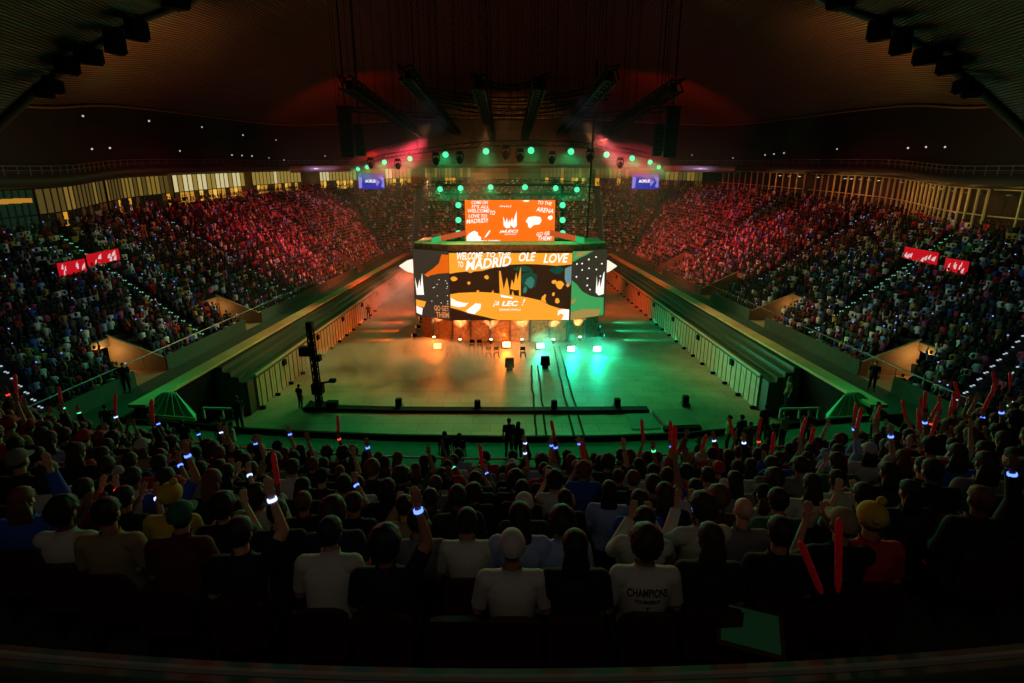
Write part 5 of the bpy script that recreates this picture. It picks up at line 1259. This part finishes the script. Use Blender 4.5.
# dim house light behind the camera over the near stand
light('AREA', 'house_light', (0, -3, H + 6), 'ffe8d0', 34, (0, 5, H - 3), radius=3)
spot((10, 38, 15.5), (0, 6, 9.5), '50ff98', 2400, 44); spot((-10, 38, 15.5), (0, 6, 9.5), '90e8ff', 1500, 44); spot((-14, 30, 15), (-5, 7, 9.5), 'ff2030', 2200, 50); spot((14, 30, 15), (6, 7, 9.5), 'ff2030', 2200, 50)
# haze around the rig and smoke on the floor
def volume(name, label, c, d, dens, col, aniso=.3, noise=None):
    mb = MB(); mb.box((0, 0, 0), d); m = bpy.data.materials.new(name); m.use_nodes = True; nt = m.node_tree; nt.nodes.clear(); o = nt.nodes.new('ShaderNodeOutputMaterial'); v = nt.nodes.new('ShaderNodeVolumePrincipled')
    v.inputs['Color'].default_value = srgb(col); v.inputs['Anisotropy'].default_value = aniso; v.inputs['Density'].default_value = dens
    if noise:
        tc = nt.nodes.new('ShaderNodeTexCoord'); n = nt.nodes.new('ShaderNodeTexNoise'); n.inputs['Scale'].default_value = noise; n.inputs['Detail'].default_value = 4; L = nt.links.new
        cr = nt.nodes.new('ShaderNodeMapRange'); cr.inputs[1].default_value = .45; cr.inputs[2].default_value = .7; cr.inputs[3].default_value = 0; cr.inputs[4].default_value = dens
        sp = nt.nodes.new('ShaderNodeSeparateXYZ'); h = nt.nodes.new('ShaderNodeMapRange'); h.inputs[1].default_value = 0; h.inputs[2].default_value = d[2] / 2; h.inputs[3].default_value = 1; h.inputs[4].default_value = 0
        L(tc.outputs['Object'], n.inputs['Vector']); L(n.outputs['Fac'], cr.inputs[0]); L(tc.outputs['Object'], sp.inputs[0])
        # soft fall-off towards the borders of the cloud
        ln = nt.nodes.new('ShaderNodeVectorMath'); ln.operation = 'DIVIDE'; ln.inputs[1].default_value = (d[0] / 2, d[1] / 2, d[2] / 2); L(tc.outputs['Object'], ln.inputs[0])
        le = nt.nodes.new('ShaderNodeVectorMath'); le.operation = 'LENGTH'; L(ln.outputs[0], le.inputs[0])
        fo = nt.nodes.new('ShaderNodeMapRange'); fo.inputs[1].default_value = .35; fo.inputs[2].default_value = 1.0; fo.inputs[3].default_value = 1; fo.inputs[4].default_value = 0; L(le.outputs['Value'], fo.inputs[0])
        mu = nt.nodes.new('ShaderNodeMath'); mu.operation = 'MULTIPLY'; L(cr.outputs[0], mu.inputs[0]); L(fo.outputs[0], mu.inputs[1]); L(mu.outputs[0], v.inputs['Density'])
    nt.links.new(v.outputs[0], o.inputs['Volume']); ob = mb.build(name, m, loc=c); tag(ob, label, 'haze' if not noise else 'smoke', None, 'stuff'); return ob
volume('haze', 'thin haze hanging round the lighting rig and the stage', (0, 62, 12.5), (48, 46, 18), .0013, 'ffffff')
mb_ = MB(); mb_.tube([p + Vector((0, 0, -.1)) for p in ap], 2.2, 12); hm = bpy.data.materials.new('rig_haze'); hm.use_nodes = True; nt_ = hm.node_tree; nt_.nodes.clear()
o_ = nt_.nodes.new('ShaderNodeOutputMaterial'); v_ = nt_.nodes.new('ShaderNodeVolumePrincipled'); v_.inputs['Density'].default_value = .024; v_.inputs['Color'].default_value = (1, 1, 1, 1); nt_.links.new(v_.outputs[0], o_.inputs['Volume'])
tag(mb_.build('rig_haze', hm), 'green glowing haze along the curved lighting truss', 'haze', None, 'stuff')
q0, q1 = at(436, 188, YU - .2), at(581, 188, YU - .2); mb_ = MB(); mb_.box(((q0.x + q1.x) / 2, YU - .3, q0.z + .1), (q1.x - q0.x + 2, 3, 2.6)); tag(mb_.build('screen_haze', hm), 'green glowing haze above the upper screen', 'haze', None, 'stuff')
volume('smoke', 'low orange-lit stage smoke drifting over the left of the arena floor', (-8, 41, .9), (20, 11, 2.8), 2.6, 'ffffff', 0, .3)
volume('stage_smoke', 'thin glowing smoke just before the stage base', (1, 47.2, 1.0), (19, 3.4, 3.6), .11, 'ffffff', 0, .5)
volume('smoke_cloud', 'pink-lit smoke bank at the left flank of the stage', (-12.5, 60, 3.0), (9, 10, 6.5), 1.0, 'ffffff', 0, .3)
volume('teal_smoke', 'low teal-lit smoke before the right half of the stage', (6, 45, .8), (13, 8, 2.4), .3, 'ffffff', 0, .4)
# ================================================================ camera and render settings
cd = bpy.data.cameras.new('camera'); cam = bpy.data.objects.new('camera', cd); C.objects.link(cam)
cd.sensor_width = 36; cd.lens = F / 1024 * 36; cd.shift_x = (512 - CX) / 1024; cd.clip_end = 400; cd.clip_start = .05
cam.location = (0, 0, H); cam.rotation_euler = (PI / 2 - PIT, 0, 0); bpy.context.scene.camera = cam
sc = bpy.context.scene; sc.view_settings.view_transform = 'Standard'; sc.view_settings.look = 'None'; sc.view_settings.exposure = 0; sc.view_settings.gamma = 1; sc.view_settings.use_curve_mapping = False
sc.cycles.max_bounces = 4; sc.cycles.diffuse_bounces = 2; sc.cycles.glossy_bounces = 2; sc.cycles.transmission_bounces = 2; sc.cycles.volume_bounces = 0; sc.cycles.use_denoising = True
sc.cycles.volume_step_rate = 4; sc.cycles.volume_max_steps = 64; sc.cycles.sample_clamp_indirect = 4
